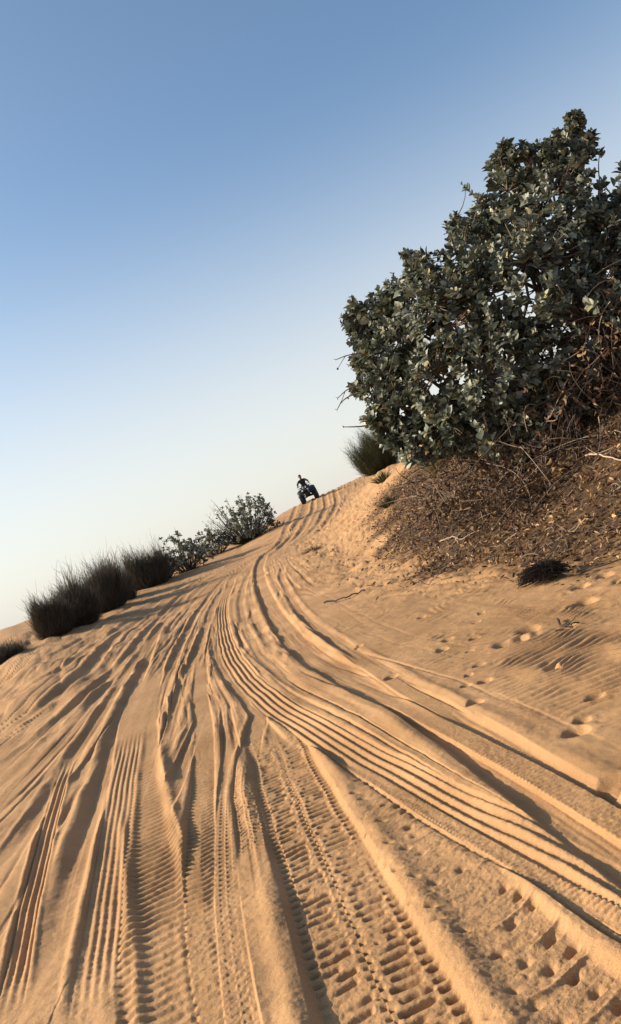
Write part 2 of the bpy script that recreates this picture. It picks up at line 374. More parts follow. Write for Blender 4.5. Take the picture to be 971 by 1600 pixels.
def build_ground():
    # polar sheet, finest where the tracks run
    dense = np.radians(np.linspace(-35.5, 28.5, 1420))
    step = dense[1] - dense[0]
    rest = []
    a = dense[-1]
    stp = step
    while a < dense[0] + 2 * np.pi - 0.06:
        stp = min(stp * 1.12, 0.05)
        a += stp
        rest.append(a)
    th = np.concatenate([dense, rest[:-1]])
    r0 = np.array([0.35, 0.7, 1.0, 1.25, 1.45, 1.6, 1.72])
    r1 = 1.0 / np.linspace(1 / 1.8, 1 / 64.0, 1120)
    r2 = np.geomspace(66, 2500, 90)
    r = np.concatenate([r0, r1, r2])
    nr, na = len(r), len(th)
    X = (r[:, None] * np.sin(th)[None, :])
    Y = (r[:, None] * np.cos(th)[None, :])
    Z = macro(X.ravel(), Y.ravel()).reshape(nr, na)
    litter = np.zeros((nr, na))
    # ---- detail only in the dense sector, out to 75 m
    ja = len(dense) + 12
    ib = np.searchsorted(r, 72.0)
    x, y = X[:ib, :ja].ravel(), Y[:ib, :ja].ravel()
    rr = np.hypot(x, y)
    dr = np.gradient(r)
    sp = np.repeat(dr[:ib], ja)
    d = foot_distance(x, y)
    onm = sstep(d, -0.2, 0.8)
    D = np.zeros_like(x)
    # rough churned sand with long streaks along the driving direction
    lane = [np.array(TRACKS[i][2]) for i in (0, 4, 7, 9)]
    X0 = [np.interp(y, p[:, 1], p[:, 0]) for p in lane]
    X0.append(X0[-1] + 1.0)
    Bt = [t for t in TRACKS if t[0] == 'ribs' and t[3]['n'] == 5 and t[3].get('lugs') is None][0]
    At = [t for t in TRACKS if t[3].get('flat')][0]
    xb = np.interp(y, *np.array(Bt[2]).T[::-1])
    xa = np.interp(y, *np.array(At[2]).T[::-1])
    # flow coordinate: piecewise between lanes
    keys = [X0[0], X0[1], X0[2], X0[3], xb, xa]
    keys = [np.maximum.accumulate(np.array(keys), axis=0)][0]
    q = np.zeros_like(x)
    vals = [0.0, 1.3, 2.2, 3.0, 4.4, 5.2]
    q = vals[0] + (x - keys[0])
    for i in range(len(vals) - 1):
        w = np.maximum(keys[i + 1] - keys[i], 0.05)
        m = x > keys[i]
        q = np.where(m, vals[i] + (vals[i + 1] - vals[i]) * np.minimum((x - keys[i]) / w, 1) + np.maximum(x - keys[i + 1], 0), q)
    road = (1 - sstep(d, -0.9, -0.1)) * (1 - 0.9 * sstep(x - xa, 0.12, 0.5) * (1 - sstep(y, 13, 18)))
    far = np.clip(1.4 - rr / 60, 0.3, 1)
    D += road * (0.010 * fbm(q * 5.0, y * 0.25, 2, 3) + 0.008 * fbm(q * 14.0, y * 0.5, 2, 9) * np.clip(1.2 - sp / 0.25, 0, 1) + 0.008 * vnoise(q * 2.1, y * 0.13, 31) * np.clip(rr / 9, 0.2, 1))
    fine = np.clip(1.3 - sp / 0.06, 0, 1)
    # narrow sharp furrows between the lanes
    fq = q * 4.2 + 0.5 * fbm(q * 1.1, y * 0.10, 2, 36)
    fu = np.abs(vnoise(fq, y * 0.16, 37))
    D += road * (-0.024 * (1 - sstep(fu, 0.02, 0.08)) * sstep(vnoise(q * 1.7, y * 0.22, 38), -0.15, 0.15) * np.clip(1.3 - sp / 0.5, 0.2, 1) * sstep(y, 3.0, 7.0))
    fq = q * 10.0 + 0.7 * fbm(q * 2.0, y * 0.16, 2, 136)
    fu = np.abs(vnoise(fq, y * 0.22, 137))
    D += road * (-0.018 * (1 - sstep(fu, 0.03, 0.13)) * sstep(vnoise(q * 2.7, y * 0.3, 138), -0.2, 0.1) * np.clip(1.3 - sp / 0.35, 0, 1) * sstep(y, 3.0, 5.5))
    # slumped lumps along the furrows
    D += road * 0.030 * np.maximum(fbm(q * 7.0 + 3, y * 1.6, 3, 140) - 0.12, 0) * sstep(y, 5.0, 8.0) * np.clip(1.3 - sp / 0.4, 0, 1)
    D += 0.009 * fbm(x * 2.2, y * 2.2, 3, 40) + 0.005 * fbm(x * 9, y * 9, 3, 41) * fine
    # wind ripples on the right-hand slope
    rip = sstep(x - xa, 0.25, 0.7) * (1 - sstep(d, 0.8, 2.2)) * (1 - sstep(y, 10, 17))
    ph = (-0.10 * x + 1.0 * y) / 0.095 + 3.0 * fbm(x * 1.3, y * 1.3, 2, 50) + 1.5 * vnoise(x * 4, y * 4, 54)
    cr = np.sin(2 * np.pi * ph)
    D += rip * 0.009 * (cr + 0.3 * np.sin(4 * np.pi * ph + 1)) * np.clip(0.85 + 1.1 * vnoise(x * 1.6, y * 1.6, 52), 0.15, 1.2) * np.clip(1.25 - sp / 0.07, 0, 1)
    # trampled clods round the foot of the mound
    cl = np.exp(-((d - 0.15) / 0.8) ** 2) * sstep(y, 7.5, 10)
    cl = np.maximum(cl, 0.9 * sstep(d, 0, 0.5) * sstep(y, 13, 20) * (1 - sstep(d, 3, 6)))
    cn = fbm(x * 3.3 + 2 * vnoise(x * 2, y * 2, 61), y * 2.2, 3, 60)
    cx_, sx_ = (x * 0.8 + y * 0.6), (-x * 0.6 + y * 0.8)
    cn2 = fbm(cx_ * 4.5, sx_ * 1.8, 3, 66)
    D += cl * (0.065 * np.maximum(cn, -0.12) + 0.10 * np.abs(cn2) + 0.035 * fbm(x * 9, y * 9, 2, 63) * fine - 0.02)
    # hummocks of the left bank
    hb = sstep(-x / np.maximum(y, 1), 0.17, 0.30) * sstep(y, 8, 12) * (1 - sstep(y, 40, 55))
    hx, hy = x * 0.96 + y * 0.28, -x * 0.28 + y * 0.96
    D += hb * (0.10 * fbm(hx * 1.5, hy * 0.42, 3, 70) + 0.07 * np.abs(vnoise(hx * 2.3, hy * 0.5, 75)))
    # lip of the crest
    # ---- tracks, in the order they were driven
    for kind, w, P, k in TRACKS:
        lat, s, fe, ok = track_frame(P, x, y)
        sel = np.where(ok & (np.abs(lat) < 1.3 * w))[0]
        if len(sel) == 0:
            continue
        la, ss, f, spp = lat[sel], s[sel], fe[sel], sp[sel]
        la = la + 0.05 * w * fbm(ss * 1.5, np.full_like(ss, 3.0 + w * 7), 2, 5)
        u = la / (0.5 * w)
        au = np.abs(u)
        dz = D[sel]
        if kind == 'ridge':
            D[sel] = dz + f * k['h'] * np.exp(-(la / (0.42 * w)) ** 2) * (1 + 0.4 * fbm(ss * 2, ss * 0 + 9, 2, 8))
            continue
        dep, br = k['depth'] * (0.48 if kind == 'rut' else 0.8), k['berm'] * (0.48 if kind == 'rut' else 0.7)
        br = br * (1 + 0.9 * fbm(ss * 2.2, u * 0.3, 2, 15))
        if kind == 'rut':
            if k.get('taper'):
                tp = np.interp(y[sel], [2.5, 4.5, 7.5, 14], [1.0, 0.85, 0.38, 0.40])
                dep, br = dep * tp, br * tp
            floor = 1 - sstep(au, 0.72 if k.get('flat') else 0.30, 1.0)
            prof = -dep * floor + br * np.exp(-((au - 1.22) / 0.30) ** 2) * np.where(u < 0, 1.15, 0.8)
            keep = 1 - 0.75 * floor * f
            st = floor * 0.006 * fbm(u * 6, ss * 0.8, 2, 21) * np.clip(1.2 - spp / 0.2, 0, 1)
            D[sel] = dz * keep + f * (prof + st)
            continue
        ins = 1 - sstep(au, 0.86, 1.04)
        keep = 1 - 0.93 * ins * f
        prof = -dep * ins + br * np.exp(-((au - 1.22) / 0.22) ** 2)
        if kind == 'ribs':
            t = np.cos(np.pi * u * k['n'] / 1.0) * k['amp'] * np.clip(1.3 - w / k['n'] * 0 - rr[sel] / 45, 0, 1)
            t = t * (1 + 0.5 * fbm(ss * 1.2, u * 1.5, 2, 23))
            if k.get('lugs'):
                t = t + k['lamp'] * np.sin(2 * np.pi * ss / k['lugs']) * np.clip(1.4 - spp / (k['lugs'] * 0.35), 0, 1)
            tread = t * ins
        else:
            pitch = k['pitch']
            lod = np.clip(1.5 - spp / (pitch * 0.30), 0, 1)
            wob = 0.16 * fbm(ss * 5, u * 1.3, 2, 27)
            am = k['amp'] * np.clip((0.85 if kind in ('bars', 'cresc', 'ripple') else 0.55) + 1.5 * fbm(ss * 1.3, u * 0.8, 2, 28), 0.08, 1.4) * lod
            if kind == 'bars':
                side = np.where(u < 0, 0.0, 0.47)
                f1 = ss / pitch + side + 0.34 * au + 1.1 * wob
                cb = np.floor(f1)
                sg = np.where(u < 0, 3.0, 8.0)
                h1, h2, h3 = hash2(cb, sg, 201), hash2(cb, sg, 202), hash2(cb, sg, 203)
                e0 = 0.06 + 0.16 * h1
                colm = sstep(au, e0, e0 + 0.10) * (1 - sstep(au, 0.52 + 0.14 * h2, 0.66 + 0.10 * h2)) * (0.45 + 0.75 * h3)
                colm = colm * np.clip(0.75 + 1.8 * fbm(la * 16, ss * 16, 2, 204), 0.1, 1.25)
                dots = sstep(au, 0.70, 0.78) * (1 - sstep(au, 0.86, 0.99)) * (0.3 + 0.8 * h2)
                mid = (1 - sstep(au, 0.03, 0.12)) * (0.2 + 0.8 * h1)
                t = -(pulse(f1, 0.24, 0.64, 0.17) * colm + 0.9 * pulse(f1 + 0.5, 0.2, 0.6, 0.15) * dots + 0.6 * pulse(f1 + 0.3, 0.2, 0.6, 0.15) * mid)
                t = t + 0.25
            elif kind == 'chev':
                f1 = ss / pitch - 0.55 * au + wob
                t = -pulse(f1, 0.25, 0.7, 0.17) + 0.4
            elif kind == 'lug':
                f1 = ss / pitch + 0.25 * u + wob * 0.6
                t = -pulse(f1, 0.2, 0.62, 0.14) + 0.4
            elif kind == 'dots':
                f1 = ss / pitch + wob
                t = -pulse(f1, 0.25, 0.6, 0.15) * (1 - sstep(np.abs(au - 0.3), 0.15, 0.3))
            elif kind == 'ripple':
                f1 = ss / pitch + 0.5 * fbm(u * 1.2, ss * 2, 2, 33) + 0.15 * u
                t = 0.7 * np.sin(2 * np.pi * f1) + 0.3 * np.sin(4 * np.pi * f1 + 0.8)
            else:  # crescent lugs
                f1 = ss / pitch + 0.55 * np.cos(u * 2.4) + 0.30 * u + 0.3 * wob
                g1 = f1 - np.floor(f1)
                edge = sstep(g1, 0.0, 0.12) * (1 - g1)
                f2 = (u * 2.1 + 0.25 * np.floor(f1)) 
                ci, cj = np.floor(f1), np.round(f2)
                jx = 0.35 * (hash2(ci, cj, 101) - 0.5)
                has = (hash2(ci, cj, 102) < 0.62) * (0.5 + 0.8 * hash2(ci, cj, 103))
                hole = np.exp(-(((f2 - cj - jx) / 0.15) ** 2 + ((g1 - 0.30 - jx * 0.5) / 0.17) ** 2)) * has
                thin = np.exp(-((g1 - 0.62) / 0.09) ** 2) * np.clip(0.4 + 1.6 * vnoise(u * 1.7 + ci * 3.3, ci * 1.7, 104), 0, 1.2)
                grain = np.clip(sstep(u, -0.9, 0.3), 0.15, 1)
                scratch = fbm(f1 * 2.7, u * 1.3 + 5, 2, 105)
                t = -0.30 * edge * grain - 1.05 * hole + 0.42 * thin * (0.5 + 0.5 * grain) + 0.35 * scratch * (1.2 - grain) + 0.1
            tread = t * am * ins
        crumble = ins * 0.003 * fbm(la * 55, ss * 55, 2, 35) * np.clip(1.2 - spp / 0.02, 0, 1)
        D[sel] = dz * keep + f * (prof + tread + crumble)
    # footprints and small holes
    for px_, py_, rad in PITS:
        sel = np.where((np.abs(x - px_) < rad * 3) & (np.abs(y - py_) < rad * 3))[0]
        ex, ey = (x[sel] - px_) / rad, (y[sel] - py_) / (rad * 1.25)
        e = np.hypot(ex, ey) + 0.25 * vnoise(ex * 1.5 + px_, ey * 1.5, 5)
        D[sel] += -0.50 * rad * (1 - sstep(e, 0.45, 0.95)) + 0.035 * rad * np.exp(-((e - 1.25) / 0.3) ** 2)
    near = np.clip(1.25 - sp / 0.022, 0, 1)
    g1 = fbm(x * 24, y * 24, 2, 90)
    g2 = fbm(x * 60, y * 60, 2, 93)
    patch = np.clip(0.55 + 1.3 * fbm(x * 1.1, y * 1.1, 2, 96), 0.1, 1.2)
    D += near * patch * (0.0055 * np.maximum(g1 - 0.05, 0) - 0.004 * np.maximum(-g1 - 0.2, 0) + 0.0035 * g2 * np.clip(1.2 - sp / 0.010, 0, 1))
    Z[:ib, :ja] += (D * (1 - sstep(rr, 62, 71))).reshape(ib, ja)
    # dark leaf mould under the bush
    lx = litter_density(x, y, d)
    litter[:ib, :ja] = lx.reshape(ib, ja)
    V = np.stack([X, Y, Z], -1).reshape(-1, 3)
    V = np.vstack([V, [[0, 0, float(macro(np.array([0.0]), np.array([0.0]))[0])]]])
    i = np.arange(nr - 1)[:, None] * na
    j = np.arange(na)[None, :]
    jn = (j + 1) % na
    Q = np.stack([i + j, i + na + j, i + na + jn, i + jn], -1).reshape(-1, 4)
    c = nr * na
    cen = np.stack([np.full(na, c), np.arange(na), (np.arange(na) + 1) % na, (np.arange(na) + 1) % na], -1)
    me = bpy.data.meshes.new('sand_dune')
    me.vertices.add(len(V))
    me.vertices.foreach_set('co', V.astype(np.float32).ravel())
    nq, nt_ = len(Q), na
    li = np.concatenate([Q.ravel(), cen[:, :3].ravel()]).astype(np.int32)
    me.loops.add(len(li))
    me.loops.foreach_set('vertex_index', li)
    me.polygons.add(nq + nt_)
    ls = np.concatenate([np.arange(nq) * 4, nq * 4 + np.arange(nt_) * 3]).astype(np.int32)
    me.polygons.foreach_set('loop_start', ls)
    me.polygons.foreach_set('use_smooth', np.ones(nq + nt_, bool))
    at = me.attributes.new('litter', 'FLOAT', 'POINT')
    at.data.foreach_set('value', np.concatenate([litter.ravel(), [0]]).astype(np.float32))
    me.update(calc_edges=True)
    me.materials.append(sand_material())
    o = bpy.data.objects.new('sand_dune', me)
    COL.objects.link(o)
    tag(o, 'orange sand dune criss-crossed by tyre tracks climbing to a crest', 'dune', kind='structure')
    return o


def litter_density(x, y, d):
    """1 where fallen leaves and mould cover the face of the mound"""
    n = 0.55 * fbm(x * 0.9, y * 0.9, 3, 80)
    a = sstep(d + n * 1.4 - 0.2 * sstep(y, 11.0, 15.0) - 0.75 * sstep(y, 15.5, 22) + 0.75 * (1 - sstep(y, 14, 18)), 0.30, 1.35) * (1 - sstep(d + n, 5.5, 8.0))
    b = sstep(y + 1.5 * n, 7.6, 9.2) * (1 - sstep(y + 5 * n, 21.0, 26.0))
    return np.clip(a * b, 0, 1)


def sand_material():
    m, nt, out = new_mat('sand')
    L = nt.links
    tx = N(nt, 'ShaderNodeTexCoord')
    n1 = N(nt, 'ShaderNodeTexNoise')
    n1.inputs['Scale'].default_value = 1.1
    n1.inputs['Detail'].default_value = 6
    n2 = N(nt, 'ShaderNodeTexNoise')
    n2.inputs['Scale'].default_value = 260
    n2.inputs['Detail'].default_value = 2
    n3 = N(nt, 'ShaderNodeTexNoise')
    n3.inputs['Scale'].default_value = 14
    n3.inputs['Detail'].default_value = 5
    for n in (n1, n2, n3):
        L.new(tx.outputs['Object'], n.inputs['Vector'])
    r1 = N(nt, 'ShaderNodeValToRGB')
    r1.color_ramp.elements[0].position = 0.32
    r1.color_ramp.elements[0].color = (*SAND_A, 1)
    r1.color_ramp.elements[1].position = 0.68
    r1.color_ramp.elements[1].color = (*SAND_B, 1)
    L.new(n1.outputs['Fac'], r1.inputs['Fac'])
    mg = N(nt, 'ShaderNodeMix', data_type='RGBA', blend_type='MULTIPLY')
    mg.inputs['Factor'].default_value = 1.0
    gr = N(nt, 'ShaderNodeMapRange')
    gr.inputs['From Min'].default_value = 0.3
    gr.inputs['From Max'].default_value = 0.7
    gr.inputs['To Min'].default_value = 0.72
    gr.inputs['To Max'].default_value = 1.16
    L.new(n2.outputs['Fac'], gr.inputs['Value'])
    L.new(r1.outputs['Color'], mg.inputs['A'])
    L.new(gr.outputs['Result'], mg.inputs['B'])
    # leaf mould
    at = N(nt, 'ShaderNodeAttribute', attribute_name='litter')
    mr = N(nt, 'ShaderNodeMath', operation='MULTIPLY_ADD')
    mr.inputs[1].default_value = 1.6
    mr.inputs[2].default_value = -0.8
    L.new(n3.outputs['Fac'], mr.inputs[0])
    ad = N(nt, 'ShaderNodeMath', operation='ADD', use_clamp=True)
    L.new(at.outputs['Fac'], ad.inputs[0])
    L.new(mr.outputs[0], ad.inputs[1])
    mu = N(nt, 'ShaderNodeMath', operation='MULTIPLY', use_clamp=True)
    L.new(ad.outputs[0], mu.inputs[0])
    mm = N(nt, 'ShaderNodeMath', operation='MULTIPLY', use_clamp=True)
    mm.inputs[1].default_value = 3.0
    L.new(at.outputs['Fac'], mm.inputs[0])
    L.new(mm.outputs[0], mu.inputs[1])
    ml = N(nt, 'ShaderNodeMix', data_type='RGBA')
    ml.inputs['B'].default_value = (0.060, 0.035, 0.020, 1)
    L.new(mu.outputs[0], ml.inputs['Factor'])
    L.new(mg.outputs['Result'], ml.inputs['A'])
    b = N(nt, 'ShaderNodeBsdfPrincipled')
    b.inputs['Roughness'].default_value = 0.9
    b.inputs['Specular IOR Level'].default_value = 0.15
    L.new(ml.outputs['Result'], b.inputs['Base Color'])
    bp = N(nt, 'ShaderNodeBump')
    bp.inputs['Strength'].default_value = 0.6
    bp.inputs['Distance'].default_value = 0.004
    L.new(n2.outputs['Fac'], bp.inputs['Height'])
    bp2 = N(nt, 'ShaderNodeBump')
    bp2.inputs['Strength'].default_value = 0.4
    bp2.inputs['Distance'].default_value = 0.02
    L.new(n3.outputs['Fac'], bp2.inputs['Height'])
    L.new(bp.outputs[0], bp2.inputs['Normal'])
    L.new(bp2.outputs[0], b.inputs['Normal'])
    L.new(b.outputs[0], out.inputs[0])
    return m


SAND_A = (0.355, 0.200, 0.092)
SAND_B = (0.495, 0.292, 0.142)
# ---------------------------------------------------------------- plants
def gz(x, y):
    return float(macro(np.array([float(x)]), np.array([float(y)]))[0])


def unit(v):
    return v / (np.linalg.norm(v, axis=-1, keepdims=True) + 1e-9)


def tubes(P, R, k=3):
    """P (n,m,3) centre lines, R (n,m) radii -> verts, quads"""
    n, m, _ = P.shape
    T = unit(np.gradient(P, axis=1))
    ref = np.where(np.abs(T[..., 2:3]) < 0.85, np.array([0, 0, 1.0]), np.array([1.0, 0, 0]))
    A = unit(np.cross(T, ref))
    B = np.cross(T, A)
    th = np.linspace(0, 2 * np.pi, k, endpoint=False)
    V = P[:, :, None, :] + R[:, :, None, None] * (np.cos(th)[:, None] * A[:, :, None, :] + np.sin(th)[:, None] * B[:, :, None, :])
    i = np.arange(n)[:, None, None] * (m * k)
    j = np.arange(m - 1)[None, :, None] * k
    a = np.arange(k)[None, None, :]
    b = (a + 1) % k
    Q = np.stack([i + j + a, i + j + b, i + j + k + b, i + j + k + a], -1).reshape(-1, 4)
    return V.reshape(-1, 3), Q


def leaf_template(curl=0.25, fold=0.25, tip=1.0, seg=5):
    t = np.linspace(0, 1, seg)
    w = 0.5 * np.sin(np.pi * np.clip(t * 0.93 + 0.05, 0, 1)) ** 0.75 * (0.85 + 0.3 * t)
    w[-1] *= 0.8
    V = []
    for ti, wi in zip(t, w):
        z = -curl * ti * ti
        for s in (-1, 0, 1):
            V.append((s * wi, ti, z + fold * abs(s) * wi))
    Q = []
    for i in range(seg - 1):
        for s in range(2):
            a = i * 3 + s
            Q.append((a, a + 1, a + 4, a + 3))
    return np.array(V), np.array(Q)


def leaves(pos, direc, up, length, width, tmpl):
    """instances the leaf blade at pos; direc along midrib, up the blade normal"""
    V0, Q0 = tmpl
    d = unit(direc)
    s = unit(np.cross(d, up))
    n = np.cross(s, d)
    V = pos[:, None, :] + V0[None, :, 0:1] * width[:, None, None] * s[:, None, :] + V0[None, :, 1:2] * length[:, None, None] * d[:, None, :] + V0[None, :, 2:3] * length[:, None, None] * n[:, None, :]
    k = len(V0)
    Q = (np.arange(len(pos))[:, None, None] * k + Q0[None]).reshape(-1, 4)
    return V.reshape(-1, 3), Q, k


def mesh_tone(name, V, Q, mat, tone, parent, origin):
    o = quad_mesh(name, V - np.asarray(origin), Q, mat, parent)
    a = o.data.attributes.new('tone', 'FLOAT', 'POINT')
    a.data.foreach_set('value', np.asarray(tone, np.float32))
    return o


def rand_dir(n):
    v = rng.normal(size=(n, 3))
    return unit(v)


def bez(a, b, c, m):
    t = np.linspace(0, 1, m)[None, :, None]
    return a[:, None] * (1 - t) ** 2 + 2 * b[:, None] * t * (1 - t) + c[:, None] * t * t


def rosette(tips, axes, n_pairs, ln, spacing=0.035, spread=0.9):
    """opposite broad leaves up the last part of every twig"""
    P, Dr, Up, Ln = [], [], [], []
    n = len(tips)
    e1 = unit(np.cross(axes, rand_dir(n)))
    e2 = np.cross(axes, e1)
    a0 = rng.uniform(0, 6.28, n)
    for i in range(n_pairs):
        f = i / max(n_pairs - 1, 1)
        keep = rng.random(n) < 0.9
        for h in (0, np.pi):
            ang = a0 + i * np.pi / 2 + h + rng.normal(0, 0.25, n)
            rad = np.cos(ang)[:, None] * e1 + np.sin(ang)[:, None] * e2
            tilt = (spread * (1.0 - 0.55 * (1 - f)) if False else spread * (0.45 + 0.75 * f))
            d = axes * 0.75 + rad * tilt * 1.1 + np.array([0, 0, 0.05]) + rng.normal(0, 0.15, (n, 3))
            u = axes - rad * 0.4 + rng.normal(0, 0.25, (n, 3))
            P.append((tips - axes * (i * spacing + 0.01))[keep])
            Dr.append(d[keep])
            Up.append(u[keep])
            Ln.append((ln * (0.62 + 0.5 * f) * rng.uniform(0.75, 1.15, n))[keep])
    return np.concatenate(P), np.concatenate(Dr), np.concatenate(Up), np.concatenate(Ln)


BROAD = leaf_template(0.22, 0.28)


def big_bush():
    rx, ry = 4.35, 12.9
    root = np.array([rx, ry, gz(rx, ry)])
    e = empty('milkweed_bush', root, 'huge grey green broad-leaved bush growing on the top of the sand mound', 'bush')
    C = np.array(CROWN)
    cen, rad = C[:, :3], C[:, 3]
    # stems from several bases on the mound to every lobe
    g = Geo()
    stems = []
    for i in range(len(C)):
        b = root + np.array([rng.normal(0, 0.55) - 0.35 * (rx - cen[i, 0]) * 0.8, rng.normal(0, 0.45), 0])
        b[2] = gz(b[0], b[1]) - 0.08
        mid = b * 0.45 + cen[i] * 0.55
        mid[2] += 0.15 * (cen[i, 2] - b[2]) * rng.uniform(-0.6, 1.0)
        mid += rng.normal(0, 0.12, 3)
        p = bez(b[None], mid[None], (cen[i] + unit(cen[i] - b) * rad[i] * 0.4)[None], 12)[0]
        p[1:-1] += rng.normal(0, 0.025, (10, 3))
        g.tube(p, np.linspace(0.045, 0.016, 12), 6)
        stems.append(p)
    AL = np.vstack(stems)
    # leafy twig tips on the lobes' skin and some inside
    tips, axs, st = [], [], []
    for i in range(len(C)):
        n = int(112 * rad[i] ** 2 / 0.36 + 16)
        d = rand_dir(n)
        f = rng.uniform(0.62, 1.05, n) ** 0.8 * np.where(rng.random(n) < 0.17, rng.uniform(1.05, 1.42, n), 1) * np.where(rng.random(n) < 0.03, 1.35, 1)
        p = cen[i] + d * (rad[i] * f)[:, None] * np.array([1, 0.95, 1])
        inside = np.zeros(n, bool)
        for j in range(len(C)):
            if j != i:
                inside |= np.linalg.norm(p - cen[j], axis=1) < 0.62 * rad[j]
        ok = ~inside & (p[:, 2] > macro(p[:, 0], p[:, 1]) + 0.12)
        # thin, leafless lower right part of the bush
        low = np.clip((p[:, 0] - 3.0) / 1.2, 0, 1) * np.clip((2.75 - p[:, 2]) / 0.7, 0, 1)
        ok &= rng.random(n) > low * 0.93
        tips.append(p[ok])
        axs.append(unit(d[ok] * 0.8 + np.array([0, 0, 0.55]) + rng.normal(0, 0.25, (ok.sum(), 3))))
    tips, axs = np.vstack(tips), np.vstack(axs)
    # twigs
    d2 = ((tips[:, None, :] - AL[None]) ** 2).sum(-1) + 0.15 * np.maximum(AL[None, :, 2] - tips[:, None, 2], 0)
    nb = AL[d2.argmin(1)]
    mid = nb * 0.4 + tips * 0.6 - axs * 0.12
    P = bez(nb, mid, tips, 5)
    V, Q = tubes(P, np.linspace(0.012, 0.005, 5)[None].repeat(len(tips), 0), 4)
    g.add(V, Q)
    # bare stray twigs
    sp = []
    for s in STRAYS:
        s = np.array(s)
        t = np.linspace(0, 1, 10)
        p = np.stack([np.interp(t, np.linspace(0, 1, len(s)), s[:, k]) for k in range(3)], -1)
        p[1:-1] = (p[:-2] + p[1:-1] + p[2:]) / 3
        g.tube(p, np.linspace(0.014, 0.006, 10), 4)
        sp.append((p[-1], unit(p[-1] - p[-2])))
        if len(sp) <= 4:
            for q in (5, 7):
                b = p[q]
                c = b + np.array([-0.12 + rng.normal(0, 0.05), rng.normal(0, 0.05), 0.12 * (-1) ** q])
                g.tube([b, (b + c) / 2 + 0.02, c], [0.007, 0.005, 0.004], 4)
                sp.append((c, unit(c - b)))
    g.build('stems', M['bark'], e, origin=root)
    # leaves
    pos, dr, up, ln = rosette(tips, axs, 5, 0.128 * rng.uniform(0.7, 1.25, len(tips)))
    q = np.array([a for a, b in sp[:4] + [x for x in sp[4:] if True][:6]])
    qa = np.array([b for a, b in sp[:4] + sp[4:][:6]])
    p2, d2_, u2, l2 = rosette(q, qa, 1, 0.08)
    pos, dr, up, ln = np.vstack([pos, p2]), np.vstack([dr, d2_]), np.vstack([up, u2]), np.concatenate([ln, l2])
    V, Q, k = leaves(pos, dr, up, ln, ln * rng.uniform(0.55, 0.78, len(ln)), BROAD)
    mesh_tone('foliage', V, Q, M['leaf'], np.repeat(rng.random(len(ln)) ** 1.5, k), e, root)
    # dead twigs tangled under the crown, with curled dry leaves
    n = 1700
    x = rng.uniform(1.2, 7.0, n)
    y = rng.uniform(10.3, 13.4, n) - 0.1 * x + 0.3
    ok = foot_distance(x, y) > 0.75
    x, y = x[ok], y[ok]
    n = len(x)
    z0 = macro(x, y)
    hgt = rng.random(n) ** 1.3 * np.interp(x, [1.2, 3.0, 4.0, 7.0], [0.95, 0.95, 1.25, 1.9])
    a = np.stack([x, y, z0 + hgt], -1)
    d = rand_dir(n) * np.array([1, 0.8, 0.75]) + np.array([0, 0, -0.1])
    L = rng.uniform(0.3, 1.0, n)[:, None]
    b = a + d * L * 0.5 + rng.normal(0, 0.14, (n, 3))
    c = a + d * L + rng.normal(0, 0.12, (n, 3)) - np.array([0, 0, 0.1])
    P = bez(a, b, c, 6)
    zf = macro(P[..., 0].ravel(), P[..., 1].ravel()).reshape(P.shape[:2])
    P[..., 2] = np.maximum(P[..., 2], zf + 0.01)
    V, Q = tubes(P, np.linspace(1, 0.4, 6)[None] * rng.uniform(0.003, 0.008, n)[:, None], 4)
    mesh_tone('dead_twigs', V, Q, M['deadwood'], np.repeat(rng.random(n) ** 3.5, 24), e, root)  # tones skewed dark, shade below the crown put into the twig colour
    n = 5200
    x = rng.uniform(1.5, 7.0, n)
    y = rng.uniform(10.4, 13.4, n) - 0.1 * x + 0.3
    ok = foot_distance(x, y) > 0.8
    x, y = x[ok], y[ok]
    n = len(x)
    hgt = rng.random(n) ** 1.4 * np.interp(x, [1.5, 3.0, 4.0, 7.0], [0.85, 0.85, 1.25, 2.0])
    pos = np.stack([x, y, macro(x, y) + hgt], -1)
    ln = rng.uniform(0.05, 0.11, n)
    V, Q, k = leaves(pos, rand_dir(n) + np.array([0, 0, -0.6]), rand_dir(n), ln, ln * rng.uniform(0.3, 0.55, n), leaf_template(0.5, 0.7))
    mesh_tone('dry_leaves', V, Q, M['dryleaf'], np.repeat(rng.random(n) ** 4 * 0.35, k), e, root)  # tones held low to paint the undergrowth's shade into the leaves
    return e


